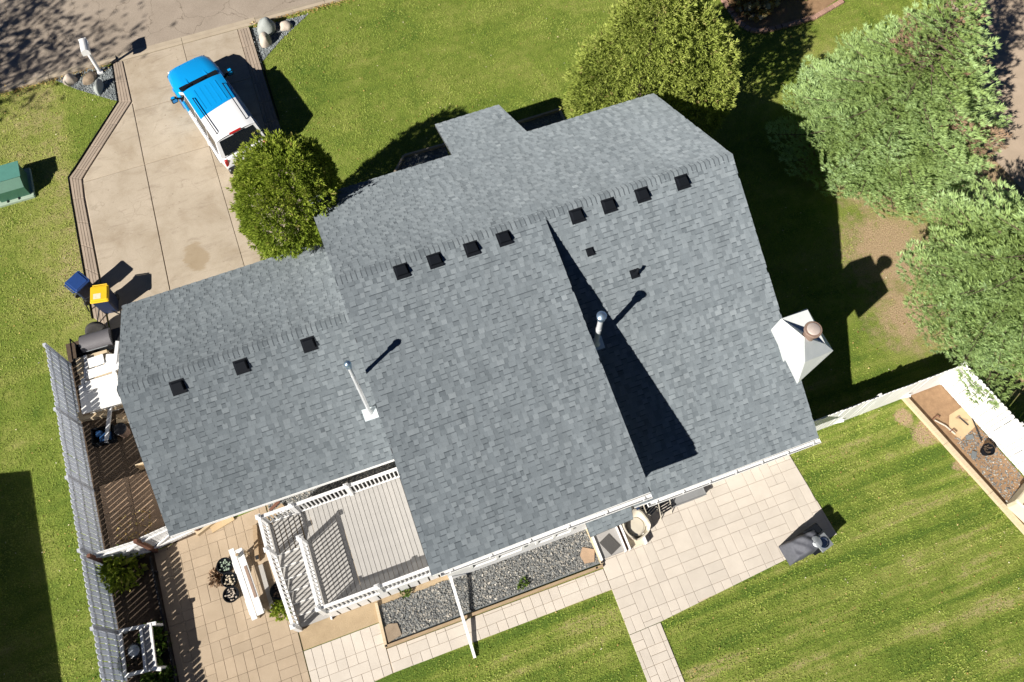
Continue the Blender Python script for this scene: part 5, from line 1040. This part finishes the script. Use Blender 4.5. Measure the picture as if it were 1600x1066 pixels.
# ------------------------------------------------------------------ plants
def spray_cloud(P, N, L, Wd, k, fan, lift, tone, jit=.25):
    """k leaflets fanning out from each point P along its normal N"""
    n = len(P); ref = unit(rng.normal(0, 1, (n, 3))); T1 = unit(np.cross(N, ref)); T2 = np.cross(N, T1); q = []; tt = []
    for i in range(k):
        a = rng.uniform(0, 2 * PI, n); s = np.tan(rng.uniform(.15, fan, n)); D = unit(N + (T1 * np.cos(a)[:, None] + T2 * np.sin(a)[:, None]) * s[:, None] + np.array([0, 0, lift]))
        NN = unit(rng.normal(0, 1, (n, 3)) + N * .5); ln = L * rng.uniform(.45, 1.6, n)
        q.append(diamonds(P + D * .01, D, ln, ln * Wd * rng.uniform(.8, 1.3, n), NN)); tt.append(np.clip(tone + rng.normal(0, .10, n), 0, 1))
    return np.concatenate(q), np.concatenate(tt)
def lobed_crown(name, lobes, n, L, Wd, mat, parent, fan=.9, lift=.25, k=6, lump=.27, brown=.0, drop=None):
    """foliage through the outer shell of several ellipsoid lobes: (centre, radii, weight)"""
    Ps, Ns, Ts = [], [], []; W = np.array([l[2] for l in lobes]); W = W / W.sum()
    for (c, r, _), wgt in zip(lobes, W):
        m = int(n * wgt); d = unit(rng.normal(0, 1, (m, 3))); c = np.array(c); r = np.array(r)
        f = np.array([mnoise.noise(Vector(x * 3.2 + c)) + .5 * mnoise.noise(Vector(x * 7.5 + c)) + .35 * mnoise.noise(Vector(x * 15 + c)) for x in d]); rad = 1 + lump * f - np.abs(rng.normal(0, .10, m)); deep = rng.random(m) < .15; rad = np.where(deep, rad * rng.uniform(.6, .9, m), rad)
        P = c + d * r * rad[:, None]; keep = np.ones(m, bool)
        for (c2, r2, _) in lobes:
            if c2 is c or tuple(c2) == tuple(c): continue
            keep &= (((P - np.array(c2)) / np.array(r2)) ** 2).sum(1) > .62
        keep &= P[:, 2] > .12
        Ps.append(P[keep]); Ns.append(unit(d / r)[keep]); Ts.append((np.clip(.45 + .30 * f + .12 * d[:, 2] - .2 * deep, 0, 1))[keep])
    P, N, T = np.concatenate(Ps), np.concatenate(Ns), np.concatenate(Ts)
    if drop is not None: q = ~drop(P); P, N, T = P[q], N[q], T[q]
    if brown: b = rng.random(len(P)) < brown; T = np.where(b, .97, np.minimum(T, .86))
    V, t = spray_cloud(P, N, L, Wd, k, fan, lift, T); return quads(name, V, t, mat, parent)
def trunk(parent, h, r, name='trunk'):
    m = MB(); m.tube([(0, 0, -.05), (.02, .01, h * .35), (-.01, .02, h * .7), (0, 0, h)], [r * 1.3, r, r * .7, r * .25], 10); return m.build(name, MT['bark'], parent)
# rounded arborvitae by the garage corner
t = thing('arborvitae', 'tall rounded bright green arborvitae overhanging the garage eave by the drive', 'shrub', (-2.25, 4.75, 0)); trunk(t, 5.0, .13)
lobed_crown('crown', [((0, .0, 2.9), (1.45, 1.45, 2.9), 5), ((-.8, .25, 2.9), (1.0, 1.0, 2.3), 2), ((.65, .35, 2.9), (1.0, 1.0, 2.4), 2), ((-.45, -.75, 3.5), (1.0, .95, 1.6), 2), ((.5, -.6, 3.5), (1.0, .95, 1.7), 2), ((-.2, .5, 4.1), (1.1, 1.0, 1.7), 2), ((.3, -.1, 4.5), (.9, .9, 1.5), 2), ((-.9, -.3, 4.0), (.7, .7, 1.2), 1), ((.8, .6, 4.0), (.7, .7, 1.3), 1)], 34000, .105, .22, MT['globe'], t, brown=.004, k=9, drop=lambda P: ((P[:, 1] < -1.0) & (P[:, 2] < 2.75 - .53 * (P[:, 1] + 1.0))) | ((P[:, 0] > .7) & (P[:, 1] < .1) & (P[:, 2] < 3.9)))
# broad cedar at the front corner of the house
t = thing('cedar', 'tall yellow-green cedar clump behind the front corner of the house', 'tree', (10.7, 6.0, 0)); trunk(t, 6.0, .16)
lobed_crown('crown', [((0, -.05, 3.5), (1.6, 1.35, 3.5), 5), ((-1.35, .15, 2.5), (1.35, 1.2, 2.6), 3), ((1.2, -.35, 2.6), (1.45, 1.3, 2.7), 3), ((.1, -.1, 5.2), (1.15, 1.1, 2.2), 2), ((-.65, .0, 4.3), (1.05, 1.0, 2.2), 2), ((.75, -.3, 4.2), (1.15, 1.05, 2.3), 2), ((.2, .85, 2.8), (1.5, 1.0, 2.8), 2), ((1.6, -1.3, 2.6), (1.15, 1.0, 2.7), 2), ((1.2, -.8, 4.1), (1.0, .95, 2.2), 1)], 40000, .11, .22, MT['cedar'], t, k=9, brown=.012, lump=.22, lift=.35)
def spruce(label, loc, R, H, seed, z0=.45):
    t = thing('spruce', label, 'tree', (*loc, 0), 0, 'blue-green spruces east of the house'); trunk(t, H * .66, .2)
    g = np.random.default_rng(seed); P, D, U, S, B = [], [], [], [], []; tw = MB(); z = z0; cut = min(H * .95, 9.6)
    while z < H - .3:
        rad = R * (1 - z / H) ** 1.0 * g.uniform(.93, 1.05); nb = max(5, int(5 + 8 * (1 - z / H))); off = g.uniform(0, 6.28)
        for k in range(nb):
            a = off + 2 * PI * k / nb + g.normal(0, .12); L = rad * g.uniform(.80, 1.08); dr = np.array([math.cos(a), math.sin(a), 0]); sd = np.array([-math.sin(a), math.cos(a), 0])
            dead = g.random() < .022; pitch = g.normal(-.20, .06) if z < H * .6 else g.normal(.1, .08)
            def pt(s): return np.array([0, 0, z]) + dr * L * s + np.array([0, 0, L * (pitch * s + .20 * s * s)])
            nn = max(3, int(L / .155))
            if z < 6: tw.tube([pt(0), pt(.5), pt(.95)], [.035, .022, .008], 4, cap=False)
            for i in range(nn):
                s = .16 + .84 * (i + g.random() * .6) / nn; s = min(s, 1.0); base = pt(s); wid = L * .36 * (1 - s) ** .6 + .10
                m = max(1, int(wid / .15))
                for side in (-1, 1):
                    for j in range(m):
                        q = (j + g.random()) / m; p = base + sd * side * wid * q + dr * wid * q * .55 + np.array([0, 0, -.18 * wid * q + g.normal(0, .03)])
                        P.append(p); D.append(unit(dr * (1 - .25 * q) + sd * side * (.35 + .5 * q) + np.array([0, 0, .22]))); S.append(.8 + .35 * s); B.append((1.0 if dead else 0.0)); U.append(s)
        z += g.uniform(.30, .41) * (1.0 if z < H * .5 else 1.2)
    P, D, S, B, U = map(np.array, (P, D, S, B, U)); n = len(P); up = np.array([0, 0, 1.0]); side = unit(np.cross(D, up)); V = []; T = []; br = np.array([mnoise.noise(Vector(p * .9)) for p in P])
    for i in range(18):
        an = g.uniform(-1.15, 1.15, n) if i else np.zeros(n); ti = g.uniform(-.15, .55, n); DD = unit(D * np.cos(an)[:, None] + side * np.sin(an)[:, None] + up * ti[:, None]); ln = (.15 if i else .22) * S * g.uniform(.75, 1.25, n)
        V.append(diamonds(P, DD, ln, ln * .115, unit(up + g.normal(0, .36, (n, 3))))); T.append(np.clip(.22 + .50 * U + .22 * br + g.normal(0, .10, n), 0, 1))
    V = np.concatenate(V); T = np.concatenate(T); dd = np.tile(B > .5, 18)
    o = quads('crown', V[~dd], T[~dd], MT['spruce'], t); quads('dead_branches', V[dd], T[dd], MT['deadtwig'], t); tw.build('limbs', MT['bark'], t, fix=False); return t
spruce('large blue-green spruce at the top right with a few brown dead branches', (19.1, 2.2), 4.5, 8.2, 3)
spruce('blue-green spruce overhanging the white fence at the right edge', (18.75, -5.55), 4.95, 8.4, 9, 1.9)
def leafy(name, label, loc, r, h, n, L, mat, grp=None, cat='plant', stems=6):
    t = thing(name, label, cat, loc, 0, grp); m = MB(); g = random.Random(int(loc[0] * 100 + loc[1] * 10))
    for k in range(stems): a = g.uniform(0, 6.28); m.tube([(0, 0, 0), (math.cos(a) * r * .4, math.sin(a) * r * .4, h * .5), (math.cos(a) * r * .7, math.sin(a) * r * .7, h * .85)], [.015, .01, .005], 5)
    m.build('stems', MT['bark'], t)
    d = unit(rng.normal(0, 1, (n, 3))); d[:, 2] = np.abs(d[:, 2]); q = rng.random(n) ** .4; P = d * np.array([r, r, h]) * q[:, None]; P[:, 2] = np.maximum(P[:, 2], .04)
    V, tn = spray_cloud(P, unit(d + np.array([0, 0, .4])), L, .55, 3, 1.2, .2, np.clip(.35 + .3 * q + rng.normal(0, .12, n), 0, 1)); quads('foliage', V, tn, mat, t); return t
leafy('hosta', 'broad-leaved green plant in the corner of garden bed and gate', (*G(193, 893)[:2], .02), .62, .95, 320, .16, MT['globe'], 'plants in the garden bed')
leafy('garden_plant', 'green plant behind the white planter stand on the patio side', (*G(243, 1000)[:2], .02), .45, .45, 170, .13, MT['leaf'], 'plants in the garden bed')
leafy('garden_plant', 'green trailing plant at the south end of the planter stand', (*G(250, 1058)[:2], .02), .45, .40, 170, .13, MT['leaf'], 'plants in the garden bed')
leafy('garden_plant', 'thin green climber on the fence foot at the photo bottom', (*G(183, 1050)[:2], .02), .30, .8, 90, .09, MT['leaf'], 'plants in the garden bed')
leafy('dried_plant', 'brown dried plant lying beside the middle pot', (*G(341, 903)[:2], .03), .24, .22, 130, .09, MT['deadtwig'])
leafy('potted_plant', 'bushy green plant by the foot of the deck stair', (*G(441, 953)[:2], .03), .30, .42, 230, .09, MT['globe'])
leafy('ornamental_grass', 'straw-coloured clump of ornamental grass in the flower bed', (17.7, 10.0, 0), .8, .75, 330, .3, MT['litter'], 'flower bed plants')
leafy('flowering_shrub', 'green leafy shrub behind the straw-coloured grass', (18.9, 10.7, 0), 1.0, 1.2, 420, .16, MT['leaf'], 'flower bed plants')
leafy('flowering_shrub', 'green leafy shrub at the flower bed corner nearest the spruce', (20.4, 10.3, 0), 1.1, 1.5, 520, .16, MT['leaf'], 'flower bed plants')
leafy('weed', 'pale green weed growing in the gravel bed at the front timber', (*G(817, 912)[:2], .03), .16, .12, 40, .07, MT['leaf'], 'weeds in the gravel bed', stems=3)
leafy('weed', 'small weed in the gravel bed under the deck railing', (*G(634, 925)[:2], .03), .16, .14, 40, .07, MT['leaf'], 'weeds in the gravel bed', stems=3)

# ------------------------------------------------------------------ grass blades and fallen leaves over the lawns in view
keep_out = [rect(-40, 15.98, 40, 30), [(-7.52, 13.9), (-7.5, 15.98), (-1.97, 15.98), (-2.03, 3.5), (-10.06, 3.5), (-10.03, 11.1)], rect(-8.5, -7.5, 10.1, 4.3), rect(-11.2, -13, -3.7, 5.0), rect(3.1, 4.3, 5.6, 6.9),
            [(3.25, -7.4), (10.2, -7.4), (10.42, -10.46), (4.2, -10.95), (4.12, -17.0), (3.08, -17.0), (3.19, -9.6), (-3.75, -9.57), (-4.6, -9.64), (-4.9, -12.4), (-6.05, -13), (-6.05, -7.4)],
            [(14.6, -7.1), (16.13, -7.1), (18, -14), (16.0, -13.2)], [(16.6, 11.4), (16.6, 9.1), (17.25, 8.5), (19.7, 8.4), (22.5, 9.5), (22, 16), (16.4, 14)], px((83, 124), (120, 110), (178, 103), (187, 159), (160, 152), (120, 140)), px((392, 46), (438, 34), (482, 22), (440, 62), (413, 93), (408, 98)),
            [(23.2, -3), (22.7, .4), (23.1, 3), (24.2, 6.2), (26, 9), (31, 12), (38, 8), (33, -8), (24, -8)], WBED, EBED, rect(-12.6, 10.65, -11.25, 12.05)]
view = [(-15.5, -6.5), (-11.5, 21.5), (29, 6.8), (14.2, -16.8)]
def on_lawn(n):
    X, Y = scatter_poly(view, n); k = np.ones(len(X), bool)
    for p in keep_out: k &= ~inside(p, X, Y)
    return X[k], Y[k]
X, Y = on_lawn(620000)
dsp = np.min([np.hypot(X - sx, Y - sy) for sx, sy in SPRUCES], 0); k = rng.random(len(X)) < np.clip((dsp - 4.3) / 2.2, .04, 1); X, Y = X[k], Y[k]; n = len(X)
n1 = np.array([mnoise.noise(Vector((x * .55, y * .55, 0))) + .5 * mnoise.noise(Vector((x * 1.9, y * 1.9, 3))) for x, y in zip(X, Y)])
st = np.array([mnoise.noise(Vector((x * .07, y * 2.0, 9))) for x, y in zip(X, Y)]); back = np.clip((-4 - Y) / 3.5, 0, 1); dry = ((X < -9.5) & (X > -13.5) & (Y > 3.5)) * .20
P = np.stack([X, Y, np.zeros(n)], 1); a = rng.uniform(0, 2 * PI, n); D = unit(np.stack([np.cos(a), np.sin(a), rng.uniform(.35, 1.5, n)], 1)); Ln = rng.uniform(.035, .075, n) * (1 + .25 * n1)
tone = np.clip(.47 + .20 * n1 + st * (.06 + .34 * back) + dry + rng.normal(0, .065, n), 0, 1); S = np.stack([-np.sin(a), np.cos(a), np.zeros(n)], 1) * (Ln * .24)[:, None]
o = quads('grass', np.stack([P - S, P + S, P + D * Ln[:, None]], 1), tone, MT['blade']); o['kind'] = 'stuff'
X, Y = on_lawn(5200); n = len(X); P = np.stack([X, Y, rng.uniform(.03, .06, n)], 1); D = unit(rng.normal(0, 1, (n, 3)) * np.array([1, 1, .25])); N = unit(np.array([0, 0, 1]) + rng.normal(0, .3, (n, 3)))
o = quads('fallen_leaves', diamonds(P, D, rng.uniform(.03, .075, n), rng.uniform(.02, .05, n), N), rng.random(n), MT['litter']); o['kind'] = 'stuff'
X = np.concatenate([rng.uniform(-13, -7.6, 420), rng.uniform(-1.9, 5, 500), rng.uniform(-10.6, -9.5, 160)]); Y = np.concatenate([16.0 + rng.normal(-.12, .13, 420), 15.9 + rng.normal(0, .09, 500), rng.uniform(-3.6, -2.2, 160)]); n = len(X)
P = np.stack([X, Y, np.concatenate([np.full(920, .07), np.full(160, .05)]) + rng.uniform(0, .03, n)], 1); D = unit(rng.normal(0, 1, (n, 3)) * np.array([1, 1, .3])); N = unit(np.array([0, 0, 1]) + rng.normal(0, .4, (n, 3)))
o = quads('fallen_leaves', diamonds(P, D, rng.uniform(.04, .09, n), rng.uniform(.03, .06, n), N), rng.random(n) * .8, MT['litter']); o['kind'] = 'stuff'

# ------------------------------------------------------------------ neighbours just outside the picture whose shade falls into it
nh = thing('neighbour_house', 'neighbouring house west of the lawn, out of the photo', 'house', (-21.0, -10.2, 0)); hh = 3.0
m = MB(); m.box((0, 0, hh / 2), (8.4, 17.0, hh)); m.build('wall', MT['siding'], nh)
for s in (-1, 1): m = MB(); m.add([(0, -8.8, 4.3), (0, 8.8, 4.3), (s * 4.55, 8.8, 2.95), (s * 4.55, -8.8, 2.95), (0, -8.8, 4.15), (0, 8.8, 4.15), (s * 4.55, 8.8, 2.8), (s * 4.55, -8.8, 2.8)], [(0, 1, 2, 3), (7, 6, 5, 4), (0, 4, 5, 1), (1, 5, 6, 2), (2, 6, 7, 3), (3, 7, 4, 0)]); m.build('roof_slope', MT['underlay'], nh)
m = MB(); m.box((4.21, 2, 1.5), (.03, 1.5, 1.2)); w_ = m.build('window', MT['white'], nh); m = MB(); m.box((4.23, 2, 1.5), (.02, 1.3, 1.0)); m.build('pane', MT['winglass'], w_)
rng = np.random.default_rng(21)
ot = thing('street_tree', 'tall leafy street tree west of the drive, out of the photo', 'tree', (-24.2, 12.9, 0)); trunk(ot, 9, .3)
ls_ = [((rng.normal(0, 2.2), rng.normal(0, 2.2), 9.5 + rng.normal(0, 1.6)), (1.3, 1.3, .9), 1) for _ in range(16)]
m = MB()
for c, r, _ in ls_: m.tube([(0, 0, 5.5), (c[0] * .5, c[1] * .5, 7.5), c], [.11, .07, .02], 5, cap=False)
m.build('limbs', MT['bark'], ot, fix=False)
Pn = np.concatenate([np.array(c) + rng.normal(0, .62, (260, 3)) * np.array(r) for c, r, _ in ls_]); V, tn = spray_cloud(Pn, unit(rng.normal(0, 1, Pn.shape)), .17, .6, 2, 1.2, 0, np.full(len(Pn), .5)); quads('crown', V, tn, MT['leaf'], ot)
